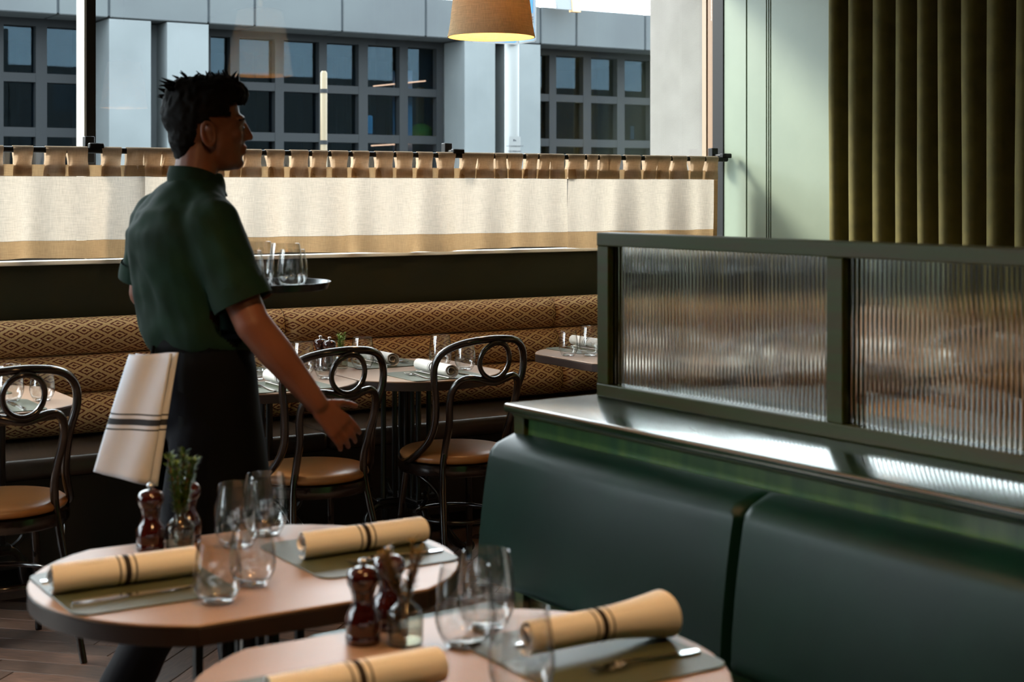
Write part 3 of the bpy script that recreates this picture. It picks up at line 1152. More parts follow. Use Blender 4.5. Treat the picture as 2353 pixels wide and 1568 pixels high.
# ---------------------------------------------------------------- table ware
def make_napkin(flare=0, turns=2.3):
    n = 46
    g = G()
    rg = []
    Ln = .252
    for xi in range(9):
        f = xi / 8
        x = -Ln / 2 + Ln * f
        fl = 1 + flare * max(0, f - .55) ** 1.5 * 3
        line_o, line_i = [], []
        for k in range(n + 1):
            t = k / n
            a = -PI * .35 - turns * 2 * PI * (1 - t)
            r = (.011 + .019 * t) * fl
            th = .0036 * (1 - .2 * t)
            wob = 1 + .05 * math.sin(a * 2 + 1)
            line_o.append((x + .006 * math.sin(t * 9) * (1 if xi in (0, 8) else 0) * (-1 if xi == 0 else 1), r * math.cos(a) * wob, r * math.sin(a) * wob * .96))
            r2 = r - th
            line_i.append((x, r2 * math.cos(a) * wob, r2 * math.sin(a) * wob * .96))
        rg.append(line_o + line_i[::-1])
    k0 = len(g.v)
    m_ = len(rg[0])
    for r in rg:
        g.v += [Vector(p) for p in r]
    for i in range(8):
        for j in range(m_):
            a, b_ = k0 + i * m_ + j, k0 + i * m_ + (j + 1) % m_
            g.f.append((a, b_, b_ + m_, a + m_))
    h = n + 1
    for i, rev in ((0, False), (8, True)):
        for j in range(n):
            q = (k0 + i * m_ + j, k0 + i * m_ + j + 1, k0 + i * m_ + m_ - 2 - j, k0 + i * m_ + m_ - 1 - j)
            g.f.append(q[::-1] if rev else q)
    zmin = min(v.z for v in g.v)
    g.move(0, 0, -zmin)
    o = obj('rolled_napkin', g, 'napkin', smooth=45, cat='napkin')
    return o


def make_mat():
    o = []
    hx, hy, r = .145, .158, .03
    for sx, sy, a0 in ((1, -1, -90), (1, 1, 0), (-1, 1, 90), (-1, -1, 180)):
        for k in range(6):
            a = math.radians(a0 + 90 * k / 5)
            o.append((sx * (hx - r) + r * math.cos(a), sy * (hy - r) + r * math.sin(a)))
    return obj('placemat', G().prism(o, 0, .0028, .0008, 1), 'mat_green', cat='placemat', smooth=30)


def strip(sections, th):
    """flat cutlery body from (x, half width, z) sections"""
    rg = []
    for x, hw, z in sections:
        rg.append([(x, -hw, z), (x, hw, z), (x, hw * .9, z + th), (x, -hw * .9, z + th)])
    return G().rings(rg)


def make_knife():
    k = empty('table_knife', cat='knife')
    obj('handle', strip([(.0, .004, .001), (.02, .007, .001), (.06, .0068, .001), (.095, .0058, .001)], .0045), 'steel', k, 40)
    obj('blade', strip([(.095, .0055, .002), (.11, .0085, .002), (.18, .0085, .002), (.2, .006, .002), (.212, .001, .002)], .0016), 'steel', k, 40)
    return k


def make_fork():
    k = empty('table_fork', cat='fork')
    obj('handle', strip([(.0, .006, .001), (.02, .0085, .001), (.07, .005, .002), (.12, .0032, .006), (.14, .006, .007)], .0028), 'steel', k, 40)
    g = strip([(.138, .006, .007), (.146, .0115, .006), (.156, .012, .004)], .002)
    for j in range(4):
        y = -.0105 + .007 * j
        rg = []
        for x, hw, z in ((.154, .0022, .004), (.175, .002, .0025), (.192, .0018, .004), (.2, .0008, .006)):
            rg.append([(x, y - hw, z), (x, y + hw, z), (x, y + hw, z + .0018), (x, y - hw, z + .0018)])
        g.rings(rg)
    obj('tines', g, 'steel', k, 40)
    return k


def make_glass(h, rm, name, cat='glass'):
    k = empty(name, cat=cat)
    prof_o, prof_i = [], []
    N = 16
    rb, rt = rm * .62, rm * .80

    def rad(t):
        if t < .36:
            s = t / .36
            return rb + (rm - rb) * math.sin(s * PI / 2)
        s = (t - .36) / .64
        return rm - (rm - rt) * (s ** 1.7)
    for i in range(N + 1):
        t = i / N
        prof_o.append((rad(t), h * t))
    th = .0013
    for i in range(N, 0, -1):
        t = i / N
        z = h * t
        if z > .011:
            prof_i.append((rad(t) - th, z - (.0004 if i == N else 0)))
    prof_i += [(rb * .9, .009), (rb * .5, .0075), (.0005, .0075)]
    prof = [(.0005, .0005), (rb * .85, .0)] + prof_o + prof_i
    obj('bowl', G().lathe(prof, 32), 'tumbler', k, 50)
    obj('foot', G().lathe([(.0005, .0022), (rb * .8, .0018), (rb * .9, .004), (rb * .78, .0062), (.0005, .0064)], 24), 'base_glass', k, 60)
    return k


def make_mill(s=1.0):
    k = empty('pepper_mill', cat='pepper mill')
    body = [(.0005, 0), (.0265, 0), (.0275, .004), (.0275, .014), (.0262, .016), (.0272, .019), (.0285, .03), (.0275, .040), (.023, .05), (.0185, .058), (.0172, .066), (.0178, .076), (.020, .081), (.0195, .084), (.0005, .084)]
    head = [(.0005, .0845), (.0205, .0845), (.0245, .092), (.0262, .1), (.025, .108), (.02, .1145), (.011, .118), (.0005, .119)]
    knob = [(.0005, .118), (.0045, .118), (.004, .1215), (.0072, .124), (.0078, .127), (.0062, .13), (.0005, .1315)]
    obj('body', G().lathe([(r * s, z * s) for r, z in body], 28), 'mill_wood', k, 50)
    obj('head', G().lathe([(r * s, z * s) for r, z in head], 28), 'mill_wood', k, 50)
    obj('knob', G().lathe([(r * s, z * s) for r, z in knob], 20), 'steel', k, 50)
    return k


def make_vase():
    k = empty('bud_vase', cat='vase')
    pr = [(.0005, 0), (.025, 0), (.0275, .003), (.0275, .046), (.025, .054), (.016, .062), (.0115, .067), (.011, .076), (.0145, .081), (.0145, .085), (.0125, .085), (.0095, .078), (.0098, .068), (.0145, .0605), (.0235, .052), (.0258, .045), (.0258, .006), (.0005, .005)]
    rib = lambda r, z, a: (.0009 * math.cos(a * 16) if .004 < z < .05 and r > .0265 else 0)
    obj('bottle', G().lathe(pr, 64, rib), 'bottle_glass', k, 60)
    obj('water', G().lathe([(.0005, .0055), (.0252, .0065), (.0252, .032), (.0005, .032)], 24), 'water_clear', k, 60)
    return k


def make_sprig(m, h=.105, nst=4, seed=1, spread=.3, dens=1.0, lean=(0, 0)):
    rnd = random.Random(seed)
    k = empty('rosemary_sprig', cat='herb sprig')
    for s in range(nst):
        a = rnd.uniform(0, 2 * PI)
        sp = spread * rnd.uniform(.4, 1)
        hh = h * rnd.uniform(.7, 1.05)
        tip = (math.cos(a) * sp * hh * .6 + lean[0], math.sin(a) * sp * hh * .6 + lean[1], .03 + hh + .03)
        pts = bez([(math.cos(a) * .003, math.sin(a) * .003, .0), (math.cos(a) * .005, math.sin(a) * .005, .05), (tip[0] * .5, tip[1] * .5, .05 + hh * .5), tip], 14)
        obj('stem', G().tube(pts, [.0014] * len(pts), 5), 'stem', k)
        g = G()
        for i, p in enumerate(pts):
            if p.z < .06:
                continue
            for q in range(int(9 * dens)):
                an = rnd.uniform(0, 2 * PI)
                ln = rnd.uniform(.012, .02)
                d = Vector((math.cos(an) * .75, math.sin(an) * .75, rnd.uniform(.3, 1.0))).normalized()
                sd = d.cross(Vector((0, 0, 1))).normalized() * .0017
                b0 = p + Vector((0, 0, rnd.uniform(-.004, .004)))
                nrm = sd.cross(d).normalized() * .0005
                g.add([b0 - sd * .6, b0 + sd * .6, b0 + d * ln * .55 + sd + nrm, b0 + d * ln, b0 + d * ln * .55 - sd + nrm], [(0, 1, 2, 4), (4, 2, 3)])
        obj('needles', g, m, k, kind='stuff', fix=False)
    return k


P = {k: (f(), {}) for k, f in dict(napkin=make_napkin, mat=make_mat, knife=make_knife, fork=make_fork,
                                   water=lambda: make_glass(.104, .0415, 'water_glass'), wine=lambda: make_glass(.124, .0465, 'wine_glass'),
                                   mill=make_mill, vase=make_vase).items()}
P['napkin_flared'] = (make_napkin(.55, 1.9), {})
P['sprig_green'] = (make_sprig('leaf_green', .122, 10, 3, .55, 2.2), {})
P['sprig_bright'] = (make_sprig('leaf_bright', .06, 4, 5, .55), {})
P['sprig_dry'] = (make_sprig('leaf_dry', .085, 8, 9, .85, 1.1, (-.012, 0)), {})
GRP = dict(napkin='rolled napkins', napkin_flared='rolled napkins', mat='green placemats', knife='table knives', fork='table forks', water='stemless glasses', wine='stemless glasses', mill='wooden mills', vase='bud vases', sprig_green='herb sprigs', sprig_bright='herb sprigs', sprig_dry='herb sprigs')


def put(kind, x, y, z, rz, label):
    o, s = P[kind]
    return place(o, s, (x, y, z), rz, label, GRP[kind])


ZM = ZTAB + .0028


def setting(tc, trz, side, desc, napkin='napkin', kn=True, dx=0, tilt=0, fork_side=1):
    """place laid at one bowed end of a table; side -1 / +1 along the table's long axis"""
    c, s = math.cos(trz), math.sin(trz)

    def wp(a, bq):
        return tc[0] + c * a - s * bq, tc[1] + s * a + c * bq
    face = trz + (0 if side < 0 else PI)
    x, y = wp(side * .222, 0)
    put('mat', x, y, ZTAB + .0002, trz, 'dark green leather placemat ' + desc)
    x, y = wp(side * (.235 - dx), .004)
    put(napkin, x, y, ZM + .0002, trz + tilt, 'rolled napkin with dark stripes ' + desc)
    if kn:
        # diner sits outward; knife on the diner's right, handles outward
        q = -1 if side < 0 else 1
        x, y = wp(side * .352, q * .085)
        put('knife', x, y, ZM, face, 'steel knife ' + desc)
        x, y = wp(side * .36, -q * .085)
        put('fork', x, y, ZM, face, 'steel fork ' + desc)


setting(T1, 0, -1, 'on the left end of the left foreground table', tilt=.0)
setting(T1, 0, 1, 'on the right end of the left foreground table')
setting(T2, 0, -1, 'at the bottom edge of the photo, nearest table left end', dx=.065)
setting(T2, 0, 1, 'on the nearest table end touching the green booth', 'napkin_flared')
rows = {'b1': 'left edge table', 'b2': 'table behind the waiter\'s hand', 'b3': 'middle table', 'b4': 'table beside the screen', 'b5': 'table behind the screen'}
for k, nm in rows.items():
    c, rz, _ = tables[k]
    setting(c, rz, -1, 'on the chair side of the ' + nm)
    setting(c, rz, 1, 'on the banquette side of the ' + nm)
setting(tables['b6'][0], 0, -1, 'on the near side of the drape table')
setting(tables['b6'][0], 0, 1, 'on the drape side of the drape table')

# glasses, mills and herbs on the two foreground tables
Z0 = ZTAB + .0002
for kind, x, y, lb in (
        ('water', .939, 2.446, 'front stemless glass beside the left foreground napkin'),
        ('water', 1.033, 2.522, 'squat stemless glass second from the front, left foreground table'),
        ('wine', 1.12, 2.81, 'tall stemless glass at the back of the left foreground table'),
        ('wine', 1.205, 2.875, 'rearmost tall stemless glass of the left foreground table'),
        ('wine', 1.172, 2.012, 'large stemless glass in front of the booth on the nearest table'),
        ('wine', 1.248, 2.075, 'stemless glass just behind the large one on the nearest table'),
        ('wine', 1.118, 1.764, 'stemless glass cut by the bottom edge of the photo')):
    put(kind, x, y, Z0, random.uniform(0, 3), lb)
put('mill', .964, 2.868, Z0, .3, 'dark red wooden mill left of the vase, left foreground table')
put('mill', 1.052, 2.905, Z0, 1, 'dark red wooden mill behind the vase, left foreground table')
put('vase', 1.012, 2.836, Z0, 0, 'small ribbed clear vase with rosemary, left foreground table')
put('sprig_green', 1.012, 2.836, Z0 + .012, .5, 'upright green rosemary sprig in the left foreground vase')
put('mill', 1.046, 2.108, Z0, .2, 'dark red wooden mill left of the vase on the nearest table')
put('mill', 1.115, 2.155, Z0, 2, 'dark red wooden mill behind the vase on the nearest table')
put('vase', 1.098, 2.068, Z0, 0, 'small ribbed vase with dry herbs on the nearest table')
put('sprig_dry', 1.098, 2.068, Z0 + .012, 0, 'drooping dry herb sprig in the nearest table\'s vase')

# glasses and cruets on the banquette tables
def tpt(u, v):
    p = at(u, v, Z=ZTAB)
    return p.x, p.y


for kind, u, v, lb in (
        ('wine', 696, 862, 'stemless wine glass left of the mills behind the waiter\'s arm'),
        ('water', 749, 871, 'squat water glass behind the ring of the chair nearest the waiter'),
        ('wine', 833, 848, 'stemless wine glass right of the bright green herb sprig'),
        ('wine', 1012, 842, 'stemless wine glass behind the napkin of the middle banquette table'),
        ('water', 1069, 850, 'water glass beside the left hoop of the right bentwood chair'),
        ('water', 1306, 818, 'water glass at the corner of the table beside the fluted screen'),
        ('wine', 1356, 818, 'stemless wine glass cut by the fluted screen post'),
        ('wine', 22, 925, 'stemless wine glass at the left edge table seen through the chair ring'),
        ('water', 97, 921, 'water glass right of the ring of the left edge chair'),
        ('water', 590, 873, 'water glass hidden behind the waiter\'s apron')):
    x, y = tpt(u, v)
    put(kind, x, y, Z0, random.uniform(0, 3), lb)
for kind, u, v, lb in (
        ('mill', 736, 848, 'wooden mill with chrome knob left of the bright herb sprig'),
        ('mill', 757, 852, 'wooden mill with chrome knob touching the bright herb vase'),
        ('vase', 783, 846, 'clear bud vase with bright green sprig on the banquette table')):
    x, y = tpt(u, v)
    put(kind, x, y, Z0, .4, lb)
x, y = tpt(783, 846)
put('sprig_bright', x, y, Z0 + .012, 0, 'bright green herb sprig on the banquette table')
for kk in ('b4', 'b5', 'b6'):
    c = tables[kk][0]
    nm = {'b4': 'table half behind the screen', 'b5': 'table wholly behind the left fluted pane', 'b6': 'table by the drape'}[kk]
    put('wine', c[0] + .12, c[1] - .05, Z0, 0, 'blurred stemless glass on the ' + nm)

# ---------------------------------------------------------------- green booth with fluted glass screen
Y_END, Y_NEAR = 3.155, .45
BR = math.radians(2.6)
PIV = Matrix.Translation((1.945, 3.15, 0)) @ Matrix.Rotation(BR, 4, 'Z') @ Matrix.Translation((-1.945, -3.15, 0))
booth = empty('green_booth', PIV @ Vector((0, 0, 0)), BR, label='green leather booth with lacquered ledge in the right foreground', cat='booth')
led = obj('ledge', G().box(1.945, 2.60, Y_NEAR, Y_END, .908, .930, .007, 3), 'green_lacquer', booth, 40)
obj('ledge_edge_band', G().box(1.943, 1.9455, Y_NEAR + .01, Y_END - .01, .9245, .9285), 'edge_band', led)
obj('ledge_moulding', G().tube([(1.966, Y_NEAR, .904), (1.966, Y_END - .02, .904)], .006, 10), 'green_wood', booth, 60)
obj('veneer_panel', G().box(1.985, 2.0, Y_NEAR, Y_END - .03, .46, .909), 'green_veneer', booth)
obj('end_panel', G().box(1.975, 2.57, Y_END - .032, Y_END - .012, .0, .909), 'green_veneer', booth)
obj('corner_post', G().box(1.972, 1.995, Y_END - .05, Y_END - .008, .0, .909, .004, 2), 'green_wood', booth)
obj('carcass', G().box(2.0, 2.56, Y_NEAR, Y_END - .032, .0, .908), 'green_wood', booth)
obj('seat_base', G().box(1.42, 2.0, Y_NEAR, Y_END - .02, .0, .40), 'green_wood', booth)


def pad_back(y0, y1):
    """leather back pad leaning back, pillow-rounded on its edges"""
    nz, ny = 22, 60
    zb, zt = .505, .856
    front, back = [], []
    for i in range(nz + 1):
        t = i / nz
        rowf, rowb = [], []
        for j in range(ny + 1):
            q = j / ny
            y = y0 + (y1 - y0) * q
            z = zb + (zt - zb) * t
            e = min(y - y0, y1 - y)
            et = zt - z
            eb = z - zb
            dep = .085
            for dd, rr in ((e, .015), (et, .04), (eb, .03)):
                if dd < rr:
                    dep -= (.072 if rr > .025 else .024) * (1 - math.sqrt(max(0, 1 - (1 - dd / rr) ** 2)))
            dep = max(dep, .012)
            bulge = .016 * math.sin(PI * t) ** .7 * (.55 + .45 * math.sin(PI * q)) if 0 < t < 1 and 0 < q < 1 else 0
            xb = 1.935 + .045 * t
            rowf.append((xb - dep - bulge, y, z))
            rowb.append((xb, y, z))
        front.append(rowf)
        back.append(rowb)
    g = G()
    g.rings(front, cap=False, closed=False)
    g.rings(back, cap=False, closed=False)
    n = ny + 1
    N = (nz + 1) * n
    for i in range(nz):
        for j in (0, ny):
            a = i * n + j
            g.f.append((a, a + n, a + n + N, a + N))
    for j in range(ny):
        for i in (0, nz):
            a = i * n + j
            g.f.append((a, a + 1, a + 1 + N, a + N))
    return g


for y0, y1 in ((2.257, 3.14), (1.355, 2.256), (.46, 1.354)):
    obj('back_pad', pad_back(y0, y1), 'leather_green', booth, 60)
    obj('seat_pad', G().box(1.385, 1.91, y0, y1, .385, .462, .028, 4), 'leather_seat_green', booth, 50)
# screen
XS, ZLG = 2.235, .930
scr = empty('fluted_screen', PIV @ Vector((XS, 0, ZLG)), BR, label='green framed fluted glass screen standing on the booth ledge', cat='screen')
HS = 1.344 - ZLG
yL, yM, yR_ = 3.125, 2.318, 1.425
ph_ = .02
posts = [(yL - .045, yL), (yM - .024, yM + .022), (yR_ - .02, yR_ + .025), (.53, .575)]
for a, bq in posts:
    obj('post', G().box(-.022, .022, a, bq, .033, HS - .034, .002, 1), 'green_wood', scr)
obj('top_rail', G().box(-.024, .024, .53, yL, HS - .034, HS, .003, 2), 'green_wood', scr)
obj('bottom_rail', G().box(-.024, .024, .53, yL, 0, .033, .003, 2), 'green_wood', scr)


def reeded(y0, y1, z0, z1):
    pitch = .0122
    k = int((y1 - y0) / pitch)
    sub = 6
    front, back = [], []
    N = k * sub
    for i in range(N + 1):
        y = y0 + (y1 - y0) * i / N
        ph = (i % sub) / sub
        x = -.0045 - .0032 * math.sin(PI * ph) ** .8
        front.append(((x, y, z0), (x, y, z1)))
        back.append(((.003, y, z0), (.003, y, z1)))
    rg = [[f[0], f[1], b_[1], b_[0]] for f, b_ in zip(front, back)]
    return G().rings(rg)


for (a0, a1), (b0, b1) in zip(posts[1:], posts[:-1]):
    obj('fluted_pane', reeded(a1 - .004, b0 + .004, .03, HS - .031), 'reeded_glass', scr)

# tan banquette along the right wall, seen only through the fluted panes
tb = empty('tan_banquette', (0, 0, 0), label='tan leather banquette under the drape, seen through fluted glass', cat='banquette')
for y0, y1 in ((3.3, 4.2), (2.4, 3.3), (1.5, 2.4)):
    obj('back_pad', G().box(4.80, 4.90, y0 + .002, y1 - .002, .46, .98, .03, 3), 'leather_tan', tb, 50)
    obj('seat_pad', G().box(4.40, 4.82, y0 + .002, y1 - .002, .36, .46, .03, 3), 'leather_tan', tb, 50)
obj('base', G().box(4.46, 4.9, 1.5, 4.2, 0, .36), 'bench_front', tb)

# ---------------------------------------------------------------- pendant lamps
def make_pendant():
    k = empty('pendant_lamp', cat='pendant lamp')
    Ht, rb, rt = .34, .167, .115
    prof = []
    for i in range(13):
        t = i / 12
        prof.append((rb - (rb - rt) * t - .012 * math.sin(PI * t) * -1 * .6 + .006 * max(0, 1 - t * 8), Ht * t))
    ol = [(r, z) for r, z in prof]
    il = [(r - .004, z) for r, z in reversed(prof)]
    g = G()
    rg = []
    n = 48
    for r, z in ol + il + [ol[0]]:
        rg.append([(r * math.cos(2 * PI * j / n), r * math.sin(2 * PI * j / n), z) for j in range(n)])
    g.rings(rg, cap=False)
    obj('shade', g, 'shade_cloth', k, 60)
    obj('collar', G().lathe([(.115, Ht - .004), (.118, Ht + .004), (.02, Ht + .02), (.02, Ht + .06), (.0005, Ht + .06)], 32), 'brass', k, 50)
    obj('cord', G().tube([(0, 0, Ht + .05), (0, 0, 3.1 - 2.06)], .004, 8), 'lamp_cord', k)
    obj('bulb', G().sphere((0, 0, .17), (.035, .035, .05), 16, 10), 'bulb', k, True)
    return k


cloth('shade_cloth', '#d8c3a0', '#d3bfa0', 300, .2)
pend, st_pd = make_pendant(), {}


def pendant(x, y, z, lb, power):
    o = place(pend, st_pd, (x, y, z), 0, lb, 'pendant lamps')
    ld = bpy.data.lights.new('pendant_light', 'POINT')
    ld.energy = power
    ld.color = (1.0, .60, .28)
    ld.shadow_soft_size = .045
    lo = bpy.data.objects.new('pendant_light', ld)
    COL.objects.link(lo)
    lo.location = (0, 0, .09)
    lo.parent = o
    return o


pp = at(1129, 80, D=5.95)
pendant(pp.x, pp.y, pp.z - .01, 'tan pendant lampshade hanging before the window', 2.2)
pendant(.85, 2.35, 2.06, 'pendant lamp above the left foreground table, out of frame', 10)
pendant(1.0, 1.25, 2.06, 'pendant lamp above the nearest table, out of frame', 10)
pendant(3.5, 1.5, 2.06, 'pendant lamp above the tan banquette beyond the screen', 3)

# ---------------------------------------------------------------- waiter
WX, WY = 1.318, 3.657
per = empty('person', (WX, WY, 0), label='waiter in dark green shirt and black apron carrying a tray', cat='person')


def Lp(u, v, y):
    p = at(u, v, Y=WY + y)
    return Vector((p.x - WX, y, p.z))


sh_r, el_r, wr_r = Lp(484, 522, -.16), Lp(580, 744, -.235), Lp(728, 928, -.265)
sh_l = Vector((-.03, .15, 1.36))
el_l = Lp(335, 672, .20)
tray_c = Lp(578, 655, .17)
wr_l = Vector((tray_c.x - .09, tray_c.y + .02, tray_c.z - .055))
hc = Vector((.058, 0, 1.603))
hyaw = math.radians(-14)
HM = Matrix.Translation(hc) @ Matrix.Rotation(hyaw, 4, 'Z')


def hd(x, y, z):
    return HM @ Vector((x, y, z))


g = G()


def hell(c, r, n=20, m_=14, rot=0):
    q = G().sphere((0, 0, 0), r, n, m_)
    q.xf(HM @ Matrix.Translation(c) @ Matrix.Rotation(rot, 4, 'Y'))
    g.add(q.v, q.f)


hell((-.012, 0, .035), (.094, .074, .092))        # cranium
hell((.028, 0, -.01), (.066, .062, .092))         # face
hell((.045, 0, -.07), (.044, .045, .034))         # jaw
hell((.074, 0, -.083), (.019, .022, .017))        # chin
hell((.075, 0, .028), (.02, .048, .014))          # brow
hell((.062, .036, -.016), (.024, .022, .02))      # cheeks
hell((.062, -.036, -.016), (.024, .022, .02))
hell((.089, 0, -.043), (.012, .022, .007))        # upper lip
hell((.087, 0, -.056), (.012, .02, .0075))        # lower lip
g.cone(hd(.088, 0, .02), .009, hd(.106, 0, -.016), .011)   # nose
hell((.095, .011, -.02), (.011, .008, .008))
hell((.095, -.011, -.02), (.011, .008, .008))
for s in (-1, 1):                                  # ears
    ear = [hd(-.006 + .016 * math.cos(a) - .004 * math.sin(a), s * (.074 + .008 * (1 - math.cos(a)) * .5 + .006), -.012 + .029 * math.sin(a)) for a in [2 * PI * k / 14 for k in range(14)]]
    g.tube(ear, [.0062] * 14, 8, True)
    hell((-.002, s * .075, -.014), (.016, .006, .028))
g.cone((.022, 0, 1.45), .056, hd(-.022, 0, -.055), .053)  # neck
g.cone((-.015, -.11, 1.345), .042, (-.015, .11, 1.345), .042)
g.rings([[(.01 + .07 * math.cos(2 * PI * k / 20), .11 * math.sin(2 * PI * k / 20), z) for k in range(20)] for z in (1.0, 1.2, 1.37)])
g.cone(sh_r, .048, el_r, .043)
g.cone(el_r, .044, el_r.lerp(wr_r, .35), .043)
g.cone(el_r.lerp(wr_r, .35), .043, wr_r, .027)
g.cone(sh_l, .048, el_l, .043)
g.cone(el_l, .043, wr_l, .027)


def hand(wr, a, nrm, thumb, curl, tcurl=.3, scale=1.0):
    a = a.normalized()
    nrm = (nrm - a * nrm.dot(a)).normalized()
    b_ = a.cross(nrm).normalized()
    if b_.dot(thumb) < 0:
        b_ = -b_
    k = scale
    for o in (-.027, -.009, .009, .026):
        g.cone(wr + a * .018 * k + b_ * o * .6, .0135, wr + a * .082 * k + b_ * o, .0115, 10)
    for o, ln in ((.029, .068), (.0098, .077), (-.0095, .071), (-.028, .056)):
        p = wr + a * .082 * k + b_ * o
        d = (a + b_ * o * 3).normalized()
        for sgm, (fl, rr) in enumerate(((.46, .0092), (.3, .0084), (.24, .0076))):
            ang = curl * (sgm + 1)
            dd = (d * math.cos(ang) + nrm * math.sin(ang)).normalized()
            q = p + dd * ln * fl * k
            g.cone(p, rr, q, rr * .92, 10)
            p = q
    p = wr + a * .028 * k + b_ * .026
    d = (a * .62 + b_ * .7 + nrm * .35).normalized()
    for fl, rr in ((.034, .0115), (.028, .0095), (.022, .0085)):
        q = p + d * fl * k
        g.cone(p, rr, q, rr * .92, 10)
        p = q
        d = (d * math.cos(tcurl) + a * math.sin(tcurl) * .8 + nrm * .15).normalized()


ha = (Lp(800, 1000, -.285) - wr_r)
hand(wr_r, ha, Vector((0, 1, -.1)), Vector((.7, 0, .7)), .30)
hand(wr_l, Vector((1, -.05, .12)), Vector((0, 0, 1)), Vector((0, 1, 0)), .12)
bodyo = remeshed('body', g, .0042, 'skin', per, 5)
# eyes and brows
for s in (-1, 1):
    ey = obj('eye', G().sphere(hd(.077, s * .03, .004), (.010, .011, .009), 12, 8), 'eye_white', per, True)
    obj('iris', G().sphere(hd(.0855, s * .031, .004), (.0035, .0048, .0048), 10, 6), 'eye_dark', ey, True)
    obj('eyebrow', G().tube([hd(.088, s * .012, .024), hd(.088, s * .032, .029), hd(.074, s * .048, .024)], [.003, .0035, .002], 6), 'hair', per, True)
# hair: short sides, fuller swept top
g = G()
hell((-.014, 0, .045), (.102, .085, .093))
hell((.02, 0, .088), (.086, .066, .052), rot=-.08)
hell((.045, 0, .096), (.046, .055, .034))
hell((-.05, 0, .075), (.056, .064, .06))
hell((-.055, 0, -.012), (.043, .058, .062))
hell((-.058, 0, -.05), (.026, .045, .04))
hm = G()
hm.v, hm.f = g.v, g.f
hairo = remeshed('hair', hm, .006, 'hair', per, 3, wrinkle=lambda c: .006 * max(0, min(1, (c.z - 1.6) / .07)) * noise.noise((c.x * 60, c.y * 90, c.z * 40)) + .003 * noise.noise(c * 120))
# keep the face and ears clear of the hair cap
bm = bmesh.new()
bm.from_mesh(hairo.data)
HI = HM.inverted()
dl = []
for v in bm.verts:
    q = HI @ v.co
    if (q.x > .052 and q.z < .062) or (q.x > .0 and q.z < .03) or (q.x > -.032 and q.z < .012) or (q.x > -.03 and q.z < -.045):
        dl.append(v)
bmesh.ops.delete(bm, geom=dl, context='VERTS')
bm.to_mesh(hairo.data)
bm.free()
g = G()
for k in range(26):       # loose strands on crown and fringe
    rnd = random.Random(k)
    a = rnd.uniform(-1.2, 1.2)
    x = rnd.uniform(-.06, .075)
    p0 = hd(x, rnd.uniform(-.045, .045), .118)
    p1 = hd(x - .012 + rnd.uniform(-.02, .03), rnd.uniform(-.05, .05), .14 + rnd.uniform(0, .014))
    g.tube([p0, p0.lerp(p1, .5) + Vector((0, 0, .004)), p1], [.006, .004, .0008], 6)
for k in range(10):
    rnd = random.Random(50 + k)
    p0 = hd(-.085, rnd.uniform(-.04, .04), .085 + rnd.uniform(-.01, .03))
    p1 = p0 + Vector((-.035, rnd.uniform(-.01, .01), rnd.uniform(-.005, .02)))
    g.tube([p0, p0.lerp(p1, .5), p1], [.007, .004, .0008], 6)
obj('hair_strands', g, 'hair', hairo, True)
# shirt
g = G()


def ell_ring(cx, cy, rx, ry, z, n=28, sq=2.4):
    r = []
    for k in range(n):
        a = 2 * PI * k / n
        ca, sa = math.cos(a), math.sin(a)
        q = (abs(ca) ** sq + abs(sa) ** sq) ** (-1 / sq)
        r.append((cx + rx * ca * q, cy + ry * sa * q, z))
    return r


g.rings([ell_ring(.042, 0, .098, .14, 1.045), ell_ring(.045, 0, .122, .163, 1.058), ell_ring(.035, 0, .128, .166, 1.10), ell_ring(.012, 0, .122, .162, 1.18), ell_ring(-.008, 0, .124, .168, 1.27), ell_ring(-.016, 0, .120, .172, 1.345), ell_ring(-.008, 0, .106, .158, 1.395), ell_ring(.01, 0, .085, .118, 1.435), ell_ring(.026, 0, .068, .082, 1.468), ell_ring(.034, 0, .058, .06, 1.492)])
for sh, el in ((sh_r, el_r), (sh_l, el_l)):
    g.cone((.02, .045 if sh.y > 0 else -.045, 1.435), .045, sh + Vector((0, 0, .004)), .068)
    g.cone(sh, .071, sh.lerp(el, .45), .073)
    e = sh.lerp(el, .83)
    d = (el - sh).normalized()
    g.cone(sh.lerp(el, .4), .073, sh.lerp(el, .72), .070)


def wr_fn(c):
    return .012 * noise.noise((c.x * 9 + c.z * 7, c.y * 9, c.z * 5)) + .006 * noise.noise((c.x * 22 + c.z * 20, c.y * 20, c.z * 9 - c.x * 12))


sho = remeshed('shirt', g, .007, 'shirt', per, 6, wrinkle=wr_fn)
bm = bmesh.new()
bm.from_mesh(sho.data)
for sh, el in ((sh_r, el_r), (sh_l, el_l)):
    d = (el - sh).normalized()
    cutp = sh.lerp(el, .74)
    near = [v for v in bm.verts if (v.co - cutp).dot(d) > 0 and (v.co - el).length < .16 and (v.co - (sh + d * (v.co - sh).dot(d))).length < .088 and abs(v.co.y) > .155]
    bmesh.ops.delete(bm, geom=near, context='VERTS')
bm.to_mesh(sho.data)
bm.free()
for sh, el in ((sh_r, el_r), (sh_l, el_l)):
    c0 = sh.lerp(el, .74)
    d = (el - sh).normalized()
    a = d.cross(Vector((0, 1, 0))).normalized()
    b_ = d.cross(a)
    rg = []
    for off, rr in ((-.03, .0725), (.0, .0745), (.012, .074), (.012, .068), (-.03, .066)):
        rg.append([c0 + d * off + (a * math.cos(2 * PI * k / 24) + b_ * math.sin(2 * PI * k / 24)) * rr for k in range(24)])
    obj('sleeve_cuff', G().rings(rg, cap=False), 'shirt', sho, 50)
cr = []
